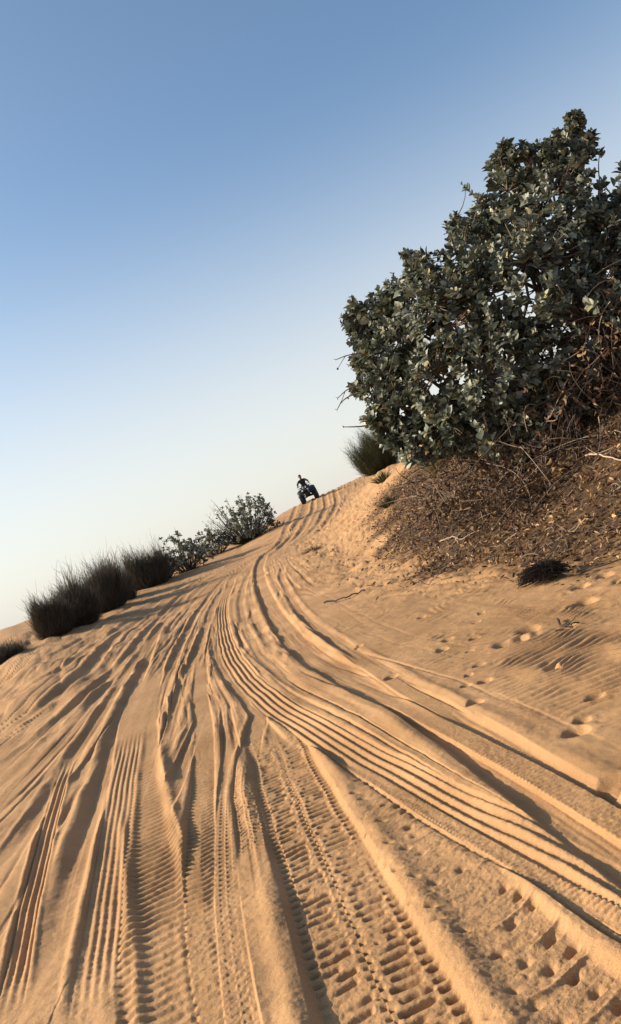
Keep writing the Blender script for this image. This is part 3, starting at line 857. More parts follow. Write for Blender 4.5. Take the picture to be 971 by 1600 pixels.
def broom_bush(name, x, y, h, hw, label, cat, group=None, n=2600, mat='broom', lean=0.0, zoff=0.0, parent_z=None, dens=1.0):
    z = gz(x, y) if parent_z is None else parent_z
    root = np.array([x, y, z])
    e = empty(name, root, label, cat, group)
    n = int(n * dens)
    # several ragged sub-clumps of arching switches, each with its own height and lean
    K = 7
    ka = rng.uniform(0, 2 * np.pi, K)
    kr = hw * np.concatenate([[0.1], rng.uniform(0.35, 0.72, K - 1)])
    kx, ky = np.cos(ka) * kr, np.sin(ka) * kr
    kh = h * np.clip(rng.uniform(0.62, 1.08, K) - 0.25 * kr / hw, 0.4, 1.1)
    kl = rng.normal(0, 0.16, (K, 2))
    ci = rng.integers(0, K, n)
    a = rng.uniform(0, 2 * np.pi, n)
    r = np.sqrt(rng.random(n)) * rng.uniform(0.8, 1.25, n)
    top = kh[ci] * np.sqrt(np.clip(1 - 0.6 * r * r, 0.05, 1)) * rng.uniform(0.0, 1.0, n) ** 0.6 * np.where(rng.random(n) < 0.06, 1.16, 1.0)
    ex = kx[ci] + np.cos(a) * r * hw * 0.48 + kl[ci, 0] * top
    ey = ky[ci] + np.sin(a) * r * hw * 0.48 + kl[ci, 1] * top
    b = np.stack([kx[ci] * 0.9 + np.cos(a) * r * hw * 0.12, ky[ci] * 0.9 + np.sin(a) * r * hw * 0.12, np.zeros(n) - 0.08], -1)
    c = np.stack([ex + lean * top, ey, top], -1)
    m = b * 0.5 + c * 0.5 + np.stack([(ex - kx[ci]) * 0.2, (ey - ky[ci]) * 0.2, -0.02 * h * np.ones(n)], -1) + rng.normal(0, 0.05, (n, 3))
    P = bez(b, m, c, 5)
    R = np.linspace(1, 0.5, 5)[None] * rng.uniform(0.004, 0.010, n)[:, None]
    V, Q = tubes(P, R, 3)
    o = mesh_tone('stems', V + root, Q, M[mat], np.repeat(rng.random(n), 15), e, root)
    # brush of fine twigs along the outer part of every switch
    kk = 5
    i = np.repeat(np.arange(n), kk)
    t = rng.integers(1, 5, n * kk)
    s = P[i, t] + rng.normal(0, 0.02, (n * kk, 3))
    d = unit(P[i, 4] - P[i, 2]) * 0.7 + rand_dir(n * kk) * 0.75 + np.array([0, 0, 0.35])
    L = rng.uniform(0.10, 0.42, n * kk)[:, None] * (h / 1.7) ** 0.5
    q = s + d * L
    P2 = np.stack([s, (s + q) / 2 + rng.normal(0, 0.02, s.shape), q], 1)
    P2[..., 2] = np.maximum(P2[..., 2], -0.05)
    V, Q = tubes(P2, np.array([1, 0.8, 0.4])[None] * rng.uniform(0.0022, 0.0048, len(s))[:, None], 3)
    mesh_tone('foliage', V + root, Q, M[mat], np.repeat(rng.random(len(s)), 9), e, root)
    return e


def apple_bush(name, x, y, h, hw, label, group, sparse_left=False, n=150):
    z = gz(x, y)
    root = np.array([x, y, z])
    e = empty(name, root, label, 'bush', group)
    g = Geo()
    a = rng.uniform(0, 2 * np.pi, n)
    r = np.sqrt(rng.random(n))
    top = h * np.sqrt(np.clip(1 - 0.75 * r * r, 0, 1)) * rng.uniform(0.10, 1.0, n)
    c = np.stack([np.cos(a) * r * hw, np.sin(a) * r * hw * 0.9, top], -1)
    b = np.stack([c[:, 0] * 0.2, c[:, 1] * 0.2, np.full(n, -0.05)], -1)
    m = b * 0.4 + c * 0.6 + np.stack([c[:, 0] * 0.15, c[:, 1] * 0.15, np.zeros(n)], -1)
    P = bez(b, m, c, 6)
    V, Q = tubes(P, np.linspace(0.02, 0.007, 6)[None].repeat(n, 0), 4)
    g.add(V + root, Q)
    ax = unit(P[:, 5] - P[:, 3])
    tips, axes = P[:, 5] + root, ax
    # side sprays
    k = 4
    i = np.repeat(np.arange(n), k)
    s = P[i, rng.integers(3, 6, n * k)]
    d = unit(ax[i] * 0.7 + rand_dir(n * k) * 0.7 + np.array([0, 0, 0.3]))
    q = s + d * rng.uniform(0.12, 0.38, n * k)[:, None]
    q[:, 2] = np.maximum(q[:, 2], 0.05)
    V, Q = tubes(np.stack([s, (s + q) / 2, q], 1) + root, np.array([[0.007, 0.006, 0.004]]).repeat(n * k, 0), 3)
    g.add(V, Q)
    tips, axes = np.vstack([tips, q + root]), np.vstack([axes, d])
    g.build('stems', M['twigdark'], e, origin=root)
    keep = rng.random(len(tips)) < 0.85
    small = np.zeros(len(tips), bool)
    if sparse_left:
        small = (tips[:, 0] - root[0]) < rng.normal(-0.15, 0.25, len(tips)) * hw
        keep &= ~(small & (rng.random(len(tips)) < 0.55))
    for sel, np_, ln_ in ((keep & ~small, 3, 0.15), (keep & small, 1, 0.09)):
        if sel.sum() == 0:
            continue
        pos, dr, up, ln = rosette(tips[sel], axes[sel], np_, ln_)
        V, Q, kk = leaves(pos, dr, up, ln, ln * 0.6, BROAD)
        mesh_tone('foliage', V, Q, M['leaf'], np.repeat(rng.random(len(ln)), kk), e, root)
    return e


def leaf_litter():
    n = 110000
    x = rng.uniform(-0.6, 7.5, n)
    y = rng.uniform(7.0, 26, n)
    d = foot_distance(x, y)
    w = litter_density(x, y, d)
    edge = np.exp(-((d - 0.3) / 0.7) ** 2) * sstep(y, 8, 10) * (1 - sstep(y, 19, 22)) * 0.02
    keep = rng.random(n) < np.maximum(w * 0.42, edge) * np.interp(y, [7, 12, 26], [1.0, 0.9, 0.35])
    x, y = x[keep], y[keep]
    n = len(x)
    pos = np.stack([x, y, macro(x, y) + rng.uniform(0.0, 0.045, n)], -1)
    ln = rng.uniform(0.03, 0.075, n)
    flat = np.where(w > 0.3, 1.0, 0.35)[keep][:, None]
    dr = rand_dir(n) * np.array([1, 1, 0.5]) * np.concatenate([np.ones((n, 2)), flat], 1)
    up = np.array([0, 0, 1.0]) + rng.normal(0, 0.5, (n, 3)) * flat
    V, Q, k = leaves(pos, dr, up, ln, ln * rng.uniform(0.35, 0.62, n), leaf_template(-0.35, 0.55))
    o = mesh_tone('leaf_litter', V, Q, M['dryleaf'], np.repeat(rng.random(n) ** 2.0, k), None, (0, 0, 0))
    tag(o, 'brown and tan fallen leaves covering the sand under the big bush', 'leaf litter', kind='stuff')
    n = 1600
    x = rng.uniform(-0.3, 7.5, n * 8)
    y = rng.uniform(7.4, 21, n * 8)
    d = foot_distance(x, y)
    w = np.maximum(litter_density(x, y, d), 0.15 * np.exp(-((d - 0.2) / 0.6) ** 2) * sstep(y, 8, 10))
    kp = np.where(rng.random(n * 8) < w * 0.9)[0][:n]
    x, y = x[kp], y[kp]
    n = len(x)
    dd = rand_dir(n) * np.array([1, 1, 0.0]) + np.array([0, 0, 1]) * (rng.random(n)[:, None] ** 4) * 0.9
    L = rng.uniform(0.08, 0.5, n)[:, None]
    a = np.stack([x, y, np.zeros(n)], -1)
    P = bez(a - dd * L * 0.5, a + rng.normal(0, 0.05, (n, 3)), a + dd * L * 0.5, 5)
    zz = macro(P[..., 0].ravel(), P[..., 1].ravel()).reshape(P.shape[:2])
    P[..., 2] = zz + np.abs(P[..., 2]) + 0.02
    V, Q = tubes(P, np.linspace(1, 0.5, 5)[None] * rng.uniform(0.002, 0.006, n)[:, None], 4)
    o = mesh_tone('twig_litter', V, Q, M['deadwood'], np.repeat(rng.random(n) ** 1.2, 20), None, (0, 0, 0))
    tag(o, 'thin dry twigs scattered through the fallen leaves', 'twig litter', kind='stuff')


def stick(P, r, label, mat='deadwood', tone=0.1, fork=0.0, lift=0.02, name='dead_branch'):
    P = np.array(P, float)
    t = np.linspace(0, 1, 14)
    q = np.stack([np.interp(t, np.linspace(0, 1, len(P)), P[:, k]) for k in range(2)], -1)
    for _ in range(2):
        q[1:-1] = (q[:-2] + 2 * q[1:-1] + q[2:]) / 4
    z = macro(q[:, 0], q[:, 1]) + lift + 0.03 * np.abs(np.sin(t * 5 + r * 300)) * (lift > 0.015)
    p = np.column_stack([q, z]) + rng.normal(0, 0.006, (14, 3))
    g = Geo()
    root = p[0].copy()
    g.tube(p, np.linspace(r, r * 0.45, 14), 6, tone)
    for i in range(int(fork)):
        k = 4 + 3 * i
        dv = unit(p[k + 1] - p[k])
        sd = np.array([-dv[1], dv[0], 0.25]) * (-1) ** i
        e = p[k] + (dv * 0.6 + sd * 0.7) * r * 16
        g.tube([p[k], (p[k] + e) / 2 + rng.normal(0, 0.01, 3), e], [r * 0.7, r * 0.5, r * 0.3], 5, tone)
    o = g.build(name, M[mat], None, origin=root, attr=True)
    o.location = root
    tag(o, label, 'dead branch', 'dead branches on the sand')
    return o


def tumbleweed(x, y, h, hw):
    h, hw = h * 0.85, hw * 1.2
    z = gz(x, y)
    root = np.array([x, y, z])
    e = empty('tumbleweed', root, 'dark brown tangled ball of dead twigs lying on bare sand', 'tumbleweed')
    n = 1500
    b = rand_dir(n) * np.array([1, 0.8, 0.3]) * 0.05 + np.array([0.10, 0, 0.07])
    d = rand_dir(n)
    d[:, 2] = np.abs(d[:, 2]) * 0.9 - 0.12
    f = rng.uniform(0.55, 1.05, n)
    c = d * np.stack([hw * f * 1.05, hw * f * 0.9, h * f], -1) + np.array([0, 0, 0.05])
    c[:, 2] = np.maximum(c[:, 2], 0.0)
    m = (b + c) / 2 + rng.normal(0, 0.045, (n, 3)) + np.array([0, 0, 0.03])
    P = bez(b, m, c, 6)
    V, Q = tubes(P, np.linspace(1, 0.5, 6)[None] * rng.uniform(0.002, 0.0042, n)[:, None], 3)
    tone = np.repeat(rng.random(n) * 0.06, 18)
    mesh_tone('twigs', V + root, Q, M['weed'], tone, e, root)
    g = Geo()
    g.tube(np.array([[0.05, 0, 0.06], [0.15, -0.03, 0.05], [0.27, -0.10, 0.02]]) + root, [0.012, 0.011, 0.008], 5)
    g.build('stalk', M['weed'], e, origin=root)


def tuft(x, y, h, hw, label, mat):
    z = gz(x, y)
    root = np.array([x, y, z])
    n = 260
    a = rng.uniform(0, 6.28, n)
    r = rng.random(n)
    b = np.stack([np.cos(a) * r * hw * 0.4, np.sin(a) * r * hw * 0.4, np.full(n, -0.02)], -1)
    c = np.stack([np.cos(a) * r * hw, np.sin(a) * r * hw, h * rng.uniform(0.5, 1, n) * (1.1 - 0.5 * r)], -1)
    m = b * 0.5 + c * 0.5 + np.array([0, 0, 0.12 * h])
    P = bez(b, m, c, 5)
    V, Q = tubes(P, np.linspace(1, 0.3, 5)[None] * rng.uniform(0.004, 0.008, n)[:, None], 3)
    o = mesh_tone('grass_tuft', V, Q, M[mat], np.repeat(rng.random(n), 15), None, (0, 0, 0))
    o.location = root
    tag(o, label, 'grass tuft', 'tufts of dry grass')


M = {}


def old_leaves(m):
    """a few yellowed and dusty leaves among the green ones"""
    nt = m.node_tree
    mix = [n for n in nt.nodes if n.type == 'MIX' and n.data_type == 'RGBA'][0]
    at = [n for n in nt.nodes if n.type == 'ATTRIBUTE'][0]
    r = N(nt, 'ShaderNodeValToRGB')
    e = r.color_ramp.elements
    e[0].position, e[0].color = 0.0, (0.055, 0.062, 0.043, 1)
    e[1].position, e[1].color = 1.0, (0.30, 0.23, 0.10, 1)
    for p, c in ((0.45, (0.13, 0.148, 0.105, 1)), (0.90, (0.34, 0.36, 0.28, 1)), (0.95, (0.40, 0.36, 0.20, 1))):
        k = e.new(p)
        k.color = c
    nt.links.new(at.outputs['Fac'], r.inputs['Fac'])
    for l in list(mix.outputs['Result'].links):
        to = l.to_socket
        nt.links.remove(l)
        nt.links.new(r.outputs['Color'], to)


def make_mats():
    M['leaf'] = leaf_mat('leaf', (0.065, 0.072, 0.052), (0.33, 0.35, 0.27), 0.45, 0.14, spec=0.35)
    old_leaves(M['leaf'])
    M['bark'] = simple_mat('bark', (0.16, 0.12, 0.085), 0.9, noise=0.4)
    M['deadwood'] = leaf_mat('deadwood', (0.032, 0.018, 0.012), (0.42, 0.32, 0.23), 0.85, 0)
    M['twigdark'] = simple_mat('dark_twig', (0.075, 0.06, 0.045), 0.9, noise=0.4)
    M['weed'] = leaf_mat('weed', (0.03, 0.018, 0.012), (0.2, 0.12, 0.08), 0.9, 0)
    M['dryleaf'] = leaf_mat('dry_leaf', (0.075, 0.036, 0.016), (0.60, 0.37, 0.17), 0.7, 0.15)
    M['broom'] = leaf_mat('broom', (0.042, 0.036, 0.027), (0.125, 0.108, 0.078), 0.7, 0.05, spec=0.2)
    M['broomgreen'] = leaf_mat('broom_green', (0.040, 0.045, 0.022), (0.11, 0.11, 0.055), 0.7, 0.05, spec=0.2)
    M['drygrass'] = leaf_mat('dry_grass', (0.14, 0.10, 0.05), (0.40, 0.30, 0.15), 0.8, 0.1)


def plants():
    make_mats()
    big_bush()
    labs = ['small dark twiggy bush at the left end of the hedge on the crest',
            'dark twiggy desert bush, broadest of the hedge, second from its left end',
            'dark twiggy desert bush rising in the middle of the hedge',
            'dark twiggy desert bush just left of the feathery end bush',
            'tall feathery desert bush at the right end of the dark hedge']
    for (x, y, h, hw), l in zip(BUSHES, labs):
        broom_bush('desert_broom_bush', x, y, h, hw * 1.3, l, 'bush', 'dark broom bushes along the left crest', n=2300)
    labs = ['broad-leaved shrub with a tall sprig, right beside the dark hedge',
            'low ragged shrub squeezed between the dark hedge and the sprigged shrub',
            'low leafy shrub filling the gap before the twiggiest shrub',
            'shrub half bare twigs and half dense leaves, nearest the quad bike']
    for i, ((x, y, h, hw), l) in enumerate(zip(APPLES, labs)):
        apple_bush('broadleaf_shrub', x, y, h, hw * 1.25, l, 'broad-leaved shrubs on the left crest', i == 3, [60, 46, 60, 170][i])
    for (x, y, h, hw), l in zip(LOW, ['low grey scrub bush in front of the far dunes', 'low scrub bush half outside the left edge of the photo']):
        broom_bush('scrub_bush', x, y, h, hw, l, 'bush', 'low scrub at the dune edge', n=700)
    x, y, z = CLUMP
    broom_bush('broom_clump', x, y, 2.1, 0.95, 'rounded dark green broom bush on the crest beside the big bush', 'bush', n=3000, mat='broomgreen', lean=-0.1)
    leaf_litter()
    tumbleweed(*TUMBLE[0])
    S = STICKS
    stick(S[0], 0.013, 'long dark stick trailing away from the tumbleweed', tone=0.05, lift=0.02)
    stick(S[1], 0.016, 'short dark stick at the foot of the mound near the road bend', tone=0.04, lift=0.025)
    stick(S[2], 0.010, 'pale twisted branch at the lower edge of the fallen leaves', tone=0.9, fork=2, lift=0.05)
    stick(S[3], 0.014, 'pale bent root under the dark right side of the big bush', tone=0.95, fork=1, lift=0.06)
    stick(S[4], 0.010, 'small forked dark twig on rippled sand beside the footprints', tone=0.03, fork=2, lift=0.015)
    T = TUFTS
    tuft(*T[0], 0.35, 0.5, 'greenish grass tuft on the ridge right of the dark green broom bush', 'broomgreen')
    tuft(*T[1], 0.5, 0.4, 'straw yellow grass tuft at the upper edge of the fallen leaves', 'drygrass')
    tuft(*T[2], 0.25, 0.35, 'small dull grass tuft at the left edge of the leaf covered slope', 'broomgreen')
    tuft(*T[3], 0.16, 0.35, 'flattened dry grass tuft beside the road bend', 'drygrass')
# ---------------------------------------------------------------- quad bike and rider (local: +Y forward, Z up)
def lathe(prof, n=28):
    """profile (r, x) spun about the X axis"""
    prof = np.array(prof, float)
    th = np.linspace(0, 2 * np.pi, n, endpoint=False)
    V = np.stack([np.broadcast_to(prof[:, 1][:, None], (len(prof), n)), prof[:, 0][:, None] * np.cos(th), prof[:, 0][:, None] * np.sin(th)], -1).reshape(-1, 3)
    F = []
    for i in range(len(prof) - 1):
        for j in range(n):
            a, b = i * n + j, i * n + (j + 1) % n
            F.append((a, b, b + n, a + n))
    return V, F


def loft(sections):
    """closed cross-sections (each list of points) -> skin with end caps"""
    S = [np.array(s, float) for s in sections]
    k = len(S[0])
    V = np.vstack(S)
    F = []
    for i in range(len(S) - 1):
        for j in range(k):
            a, b = i * k + j, i * k + (j + 1) % k
            F.append((a, b, b + k, a + k))
    F.append(tuple(range(k - 1, -1, -1)))
    F.append(tuple(range((len(S) - 1) * k, len(S) * k)))
    return V, F


def rsec(y, cx, cz, w, h, n=12, p=3.0):
    t = np.linspace(0, 2 * np.pi, n, endpoint=False)
    c, s = np.cos(t), np.sin(t)
    return np.stack([cx + 0.5 * w * np.sign(c) * np.abs(c) ** (2 / p), np.full(n, y), cz + 0.5 * h * np.sign(s) * np.abs(s) ** (2 / p)], -1)


def sheet(rows, thick=0.015):
    """curved plate from a grid of points, given thickness"""
    G = np.array(rows, float)
    a, b, _ = G.shape
    top = G.reshape(-1, 3)
    V = np.vstack([top, top - np.array([0, 0, thick])])
    F = []
    o = a * b
    for i in range(a - 1):
        for j in range(b - 1):
            p = i * b + j
            F += [(p, p + 1, p + b + 1, p + b), (o + p, o + p + b, o + p + b + 1, o + p + 1)]
    for i in range(a - 1):
        for j in (0, b - 1):
            p = i * b + j
            F.append((p, p + b, o + p + b, o + p))
    for j in range(b - 1):
        for i in (0, a - 1):
            p = i * b + j
            F.append((p, o + p, o + p + 1, p + 1))
    return V, F


def child_mesh(name, VF, mat, parent, smooth=True):
    V, F = VF
    o = link_mesh(name, V, F, mat, parent, smooth)
    bm = bmesh.new()
    bm.from_mesh(o.data)
    bmesh.ops.recalc_face_normals(bm, faces=bm.faces)
    bm.to_mesh(o.data)
    bm.free()
    return o


def quad_and_rider(loc, rot):
    black = simple_mat('tyre_rubber', (0.018, 0.018, 0.018), 0.85)
    plast = simple_mat('dark_plastic', (0.025, 0.027, 0.032), 0.45)
    body = simple_mat('blue_grey_plastic', (0.012, 0.012, 0.013), 0.5)
    steel = simple_mat('painted_steel', (0.03, 0.03, 0.03), 0.4, 0.6)
    alu = simple_mat('wheel_metal', (0.06, 0.06, 0.065), 0.4, 0.9)
    white = simple_mat('highlight_white', (0.72, 0.74, 0.78), 0.3)
    glass = simple_mat('lamp_glass', (0.55, 0.6, 0.65), 0.08, 0.3)
    cloth = simple_mat('dark_clothes', (0.022, 0.022, 0.026), 0.9)
    skin = simple_mat('skin', (0.28, 0.16, 0.10), 0.6)
    hair = simple_mat('dark_hair', (0.015, 0.012, 0.01), 0.7)
    q = empty('quad_bike', loc, 'dark quad bike facing the camera on the dune crest', 'quad bike', rot=rot)
    # wheels
    for sx in (-1, 1):
        for y, w in ((0.62, 0.22), (-0.60, 0.27)):
            r = 0.305
            prof = [(0.15, -w / 2), (0.24, -w / 2 - 0.012), (0.285, -w / 2 + 0.01), (r, -w / 4), (r + 0.004, 0), (r, w / 4), (0.285, w / 2 - 0.01), (0.24, w / 2 + 0.012), (0.15, w / 2)]
            V, F = lathe(prof, 36)
            g = Geo()
            g.add(V, F)
            for i in range(18):
                a = 2 * np.pi * i / 18
                for s in (-1, 1):
                    x0, x1 = (0.01 * s, s * w * 0.5)
                    P = [[x0, (r + 0.008) * math.cos(a), (r + 0.008) * math.sin(a)], [x1 * 0.6, (r + 0.01) * math.cos(a + 0.06), (r + 0.01) * math.sin(a + 0.06)], [x1, (r - 0.015) * math.cos(a + 0.1), (r - 0.015) * math.sin(a + 0.1)]]
                    g.tube(P, 0.016, 4)
            wh = g.build('wheel', black, q)
            wh.location = (sx * 0.45, y, 0.30)
            V, F = lathe([(0.02, -0.05), (0.10, -0.06), (0.135, -0.09), (0.155, -0.10), (0.155, 0.10), (0.135, 0.09), (0.10, 0.06), (0.02, 0.05)], 24)
            child_mesh('rim', (V, F), alu, wh)
    # chassis
    S = [rsec(y, 0, z, w, h) for y, z, w, h in ((-0.85, 0.58, 0.30, 0.20), (-0.5, 0.55, 0.36, 0.36), (-0.1, 0.50, 0.34, 0.42), (0.3, 0.52, 0.34, 0.42), (0.62, 0.55, 0.30, 0.34), (0.80, 0.55, 0.24, 0.24))]
    child_mesh('chassis', loft(S), steel, q)
    for y in (0.62, -0.60):
        g = Geo()
        g.tube([[-0.36, y, 0.30], [0, y, 0.34], [0.36, y, 0.30]], 0.03, 6)
        for s in (-1, 1):
            g.tube([[s * 0.12, y - 0.1, 0.38], [s * 0.34, y, 0.28]], 0.018, 6)
            g.tube([[s * 0.12, y + 0.1, 0.38], [s * 0.34, y, 0.28]], 0.018, 6)
            g.tube([[s * 0.16, y, 0.72], [s * 0.32, y, 0.36]], 0.028, 6)
        g.build('suspension', steel, q)
    # fenders: front pair, rear pair
    for sx in (-1, 1):
        for yc, nm in ((0.62, 'front_fender'), (-0.60, 'rear_fender')):
            rows = []
            for t in np.linspace(-1, 1, 11):
                a = t * 1.15
                yy = yc + 0.44 * math.sin(a)
                zz = 0.34 + 0.50 * math.cos(a) + 0.03
                rows.append([(sx * (0.14 + 0.11 * k), yy, zz + 0.05 * (1 - k / 4) - (0.06 if k == 4 else 0)) for k in range(5)])
            child_mesh(nm, sheet(rows), body if nm == 'front_fender' else plast, q)
    # tank and cowl
    S = [rsec(y, 0, z, w, h) for y, z, w, h in ((-0.10, 0.80, 0.24, 0.18), (0.15, 0.86, 0.30, 0.26), (0.35, 0.90, 0.34, 0.30), (0.60, 0.88, 0.50, 0.26), (0.86, 0.80, 0.46, 0.22), (0.95, 0.76, 0.36, 0.14))]
    cw = child_mesh('front_cowl', loft(S), body, q)
    for s in (-1, 1):
        st = child_mesh('cowl_highlight', sheet([[(s * (0.06 + 0.02 * k), 0.62 + 0.13 * i, 1.02 - 0.05 * i - 0.012 * i * i) for k in range(4)] for i in range(3)], 0.012), white, cw)  # white strips stand in for light glancing off the cowl
    for s in (-1, 1):
        V, F = loft([rsec(y, s * 0.17, 0.80, w, h, 14, 2.4) for y, w, h in ((0.84, 0.13, 0.10), (0.93, 0.14, 0.10), (0.955, 0.09, 0.06))])
        child_mesh('headlight', (V, F), glass, q)
    # seat
    S = [rsec(y, 0, z, w, h, 12, 3.5) for y, z, w, h in ((-0.80, 0.84, 0.30, 0.10), (-0.55, 0.83, 0.34, 0.14), (-0.25, 0.81, 0.30, 0.14), (0.02, 0.83, 0.22, 0.12))]
    child_mesh('seat', loft(S), plast, q)
    # racks and bumper
    for y0, y1, z in ((0.45, 0.92, 1.00), (-0.98, -0.55, 0.97)):
        g = Geo()
        for x in np.linspace(-0.36, 0.36, 5):
            if abs(x) < 0.08 and y0 > 0:
                continue
            g.tube([[x, y0, z], [x, y1, z]], 0.012, 6)
        for y in (y0, y1):
            g.tube([[-0.40, y, z], [0.40, y, z]], 0.014, 6)
        for s in (-1, 1):
            g.tube([[s * 0.26, (y0 + y1) / 2, z], [s * 0.24, (y0 + y1) / 2, z - 0.14]], 0.012, 6)
        g.build('rack', steel, q)
    g = Geo()
    for s in (-1, 1):
        g.tube([[s * 0.12, 0.78, 0.42], [s * 0.18, 1.02, 0.46], [s * 0.20, 1.05, 0.66], [s * 0.18, 0.96, 0.74]], 0.018, 8)
    g.tube([[-0.19, 1.035, 0.50], [0.19, 1.035, 0.50]], 0.018, 8)
    g.tube([[-0.20, 1.05, 0.64], [0.20, 1.05, 0.64]], 0.018, 8)
    g.build('bumper', steel, q)
    # handlebar with grips
    g = Geo()
    g.tube([[-0.44, 0.17, 1.10], [-0.22, 0.25, 1.11], [-0.09, 0.30, 1.05], [0.09, 0.30, 1.05], [0.22, 0.25, 1.11], [0.44, 0.17, 1.10]], 0.013, 8)
    g.tube([[0, 0.30, 1.05], [0, 0.42, 0.80]], 0.022, 8)
    hb = g.build('handlebar', steel, q)
    for s in (-1, 1):
        g = Geo()
        g.tube([[s * 0.31, 0.217, 1.105], [s * 0.45, 0.166, 1.10]], 0.019, 8)
        g.build('grip', black, hb)
        g = Geo()
        g.tube([[s * 0.27, 0.25, 1.11], [s * 0.31, 0.32, 1.25]], 0.008, 6)
        V, F = loft([rsec(y, s * 0.33, 1.29, w, h, 12, 2.5) for y, w, h in ((0.315, 0.13, 0.08), (0.335, 0.10, 0.06))])
        g.add(V, [f for f in F if len(f) == 4])
        g.build('mirror', plast, hb)
    # footboards
    for s in (-1, 1):
        child_mesh('footboard', sheet([[(s * (0.16 + 0.07 * k), -0.28 + 0.14 * i, 0.34) for k in range(5)] for i in range(5)], 0.03), plast, q)
    # ------------------------------------------------ rider
    p = empty('person', loc, 'person in dark clothes riding the quad bike, arms out to the handlebar', 'person', rot=rot)
    Jn = {'pelvis': (0, -0.30, 0.97), 'belly': (0, -0.27, 1.12), 'chest': (0, -0.20, 1.32), 'neckb': (0, -0.17, 1.46), 'neck': (0, -0.15, 1.53), 'head0': (0, -0.13, 1.60), 'head1': (0, -0.12, 1.69), 'head2': (0, -0.13, 1.76)}
    R = {'pelvis': 0.15, 'belly': 0.135, 'chest': 0.155, 'neckb': 0.085, 'neck': 0.058, 'head0': 0.075, 'head1': 0.092, 'head2': 0.07}
    E = [('pelvis', 'belly'), ('belly', 'chest'), ('chest', 'neckb'), ('neckb', 'neck'), ('neck', 'head0'), ('head0', 'head1'), ('head1', 'head2')]
    for s, n in ((-1, 'r'), (1, 'l')):
        Jn.update({n + 'sh': (s * 0.19, -0.18, 1.42), n + 'el': (s * 0.345, -0.02, 1.27), n + 'wr': (s * 0.385, 0.13, 1.135), n + 'pm': (s * 0.38, 0.19, 1.125),
                   n + 'hip': (s * 0.13, -0.27, 0.94), n + 'kn': (s * 0.27, 0.14, 0.86), n + 'an': (s * 0.28, -0.06, 0.46), n + 'to': (s * 0.29, 0.12, 0.39)})
        R.update({n + 'sh': 0.075, n + 'el': 0.052, n + 'wr': 0.033, n + 'pm': 0.034, n + 'hip': 0.10, n + 'kn': 0.07, n + 'an': 0.05, n + 'to': 0.045})
        E += [('chest', n + 'sh'), (n + 'sh', n + 'el'), (n + 'el', n + 'wr'), (n + 'wr', n + 'pm'), ('pelvis', n + 'hip'), (n + 'hip', n + 'kn'), (n + 'kn', n + 'an'), (n + 'an', n + 'to')]
        for f in range(4):
            x = s * (0.345 + 0.022 * f)
            a, b, c = '%sf%da' % (n, f), '%sf%db' % (n, f), '%sf%dc' % (n, f)
            ln = (0.9, 1.0, 0.97, 0.85)[f]
            Jn.update({a: (x, 0.205, 1.140), b: (x, 0.205 + 0.030 * ln, 1.122), c: (x, 0.205 + 0.012, 1.088)})
            R.update({a: 0.011, b: 0.010, c: 0.009})
            E += [(n + 'pm', a), (a, b), (b, c)]
        t0, t1 = n + 't0', n + 't1'
        Jn.update({t0: (s * 0.335, 0.165, 1.10), t1: (s * 0.325, 0.20, 1.083)})
        R.update({t0: 0.012, t1: 0.010})
        E += [(n + 'pm', t0), (t0, t1)]
    names = list(Jn)
    me = bpy.data.meshes.new('body')
    me.from_pydata([Jn[k] for k in names], [(names.index(a), names.index(b)) for a, b in E], [])
    o = bpy.data.objects.new('body', me)
    COL.objects.link(o)
    o.parent = p
    sk = o.modifiers.new('skin', 'SKIN')
    sk.use_smooth_shade = True
    for i, k in enumerate(names):
        rr = R[k] * (1.15 if R[k] > 0.03 and not k.startswith('head') else 1.0)
        me.skin_vertices[0].data[i].radius = (rr * (1.18 if k in ('chest', 'belly', 'pelvis') else 1.0), rr * (0.8 if k in ('chest', 'belly', 'pelvis') else 1.0))
        me.skin_vertices[0].data[i].use_root = k == 'pelvis'
    o.modifiers.new('sub', 'SUBSURF').levels = 2
    o.modifiers['sub'].render_levels = 2
    # clothes everywhere but face and hands: chosen by height and position on the body itself
    m, nt, out = new_mat('rider_body')
    tx = N(nt, 'ShaderNodeTexCoord')
    sep = N(nt, 'ShaderNodeSeparateXYZ')
    nt.links.new(tx.outputs['Object'], sep.inputs[0])
    gt = N(nt, 'ShaderNodeMath', operation='GREATER_THAN')
    gt.inputs[1].default_value = 1.53
    nt.links.new(sep.outputs['Z'], gt.inputs[0])
    hy = N(nt, 'ShaderNodeMath', operation='GREATER_THAN')
    hy.inputs[1].default_value = 0.135
    nt.links.new(sep.outputs['Y'], hy.inputs[0])
    hz = N(nt, 'ShaderNodeMath', operation='GREATER_THAN')
    hz.inputs[1].default_value = 1.0
    nt.links.new(sep.outputs['Z'], hz.inputs[0])
    mul = N(nt, 'ShaderNodeMath', operation='MULTIPLY')
    nt.links.new(hy.outputs[0], mul.inputs[0])
    nt.links.new(hz.outputs[0], mul.inputs[1])
    mxm = N(nt, 'ShaderNodeMath', operation='MAXIMUM')
    nt.links.new(gt.outputs[0], mxm.inputs[0])
    nt.links.new(mul.outputs[0], mxm.inputs[1])
    mx = N(nt, 'ShaderNodeMix', data_type='RGBA')
    mx.inputs['A'].default_value = (0.022, 0.022, 0.027, 1)
    mx.inputs['B'].default_value = (0.20, 0.12, 0.08, 1)
    nt.links.new(mxm.outputs[0], mx.inputs['Factor'])
    b = N(nt, 'ShaderNodeBsdfPrincipled')
    b.inputs['Roughness'].default_value = 0.8
    nt.links.new(mx.outputs['Result'], b.inputs['Base Color'])
    nt.links.new(b.outputs[0], out.inputs[0])
    me.materials.append(m)
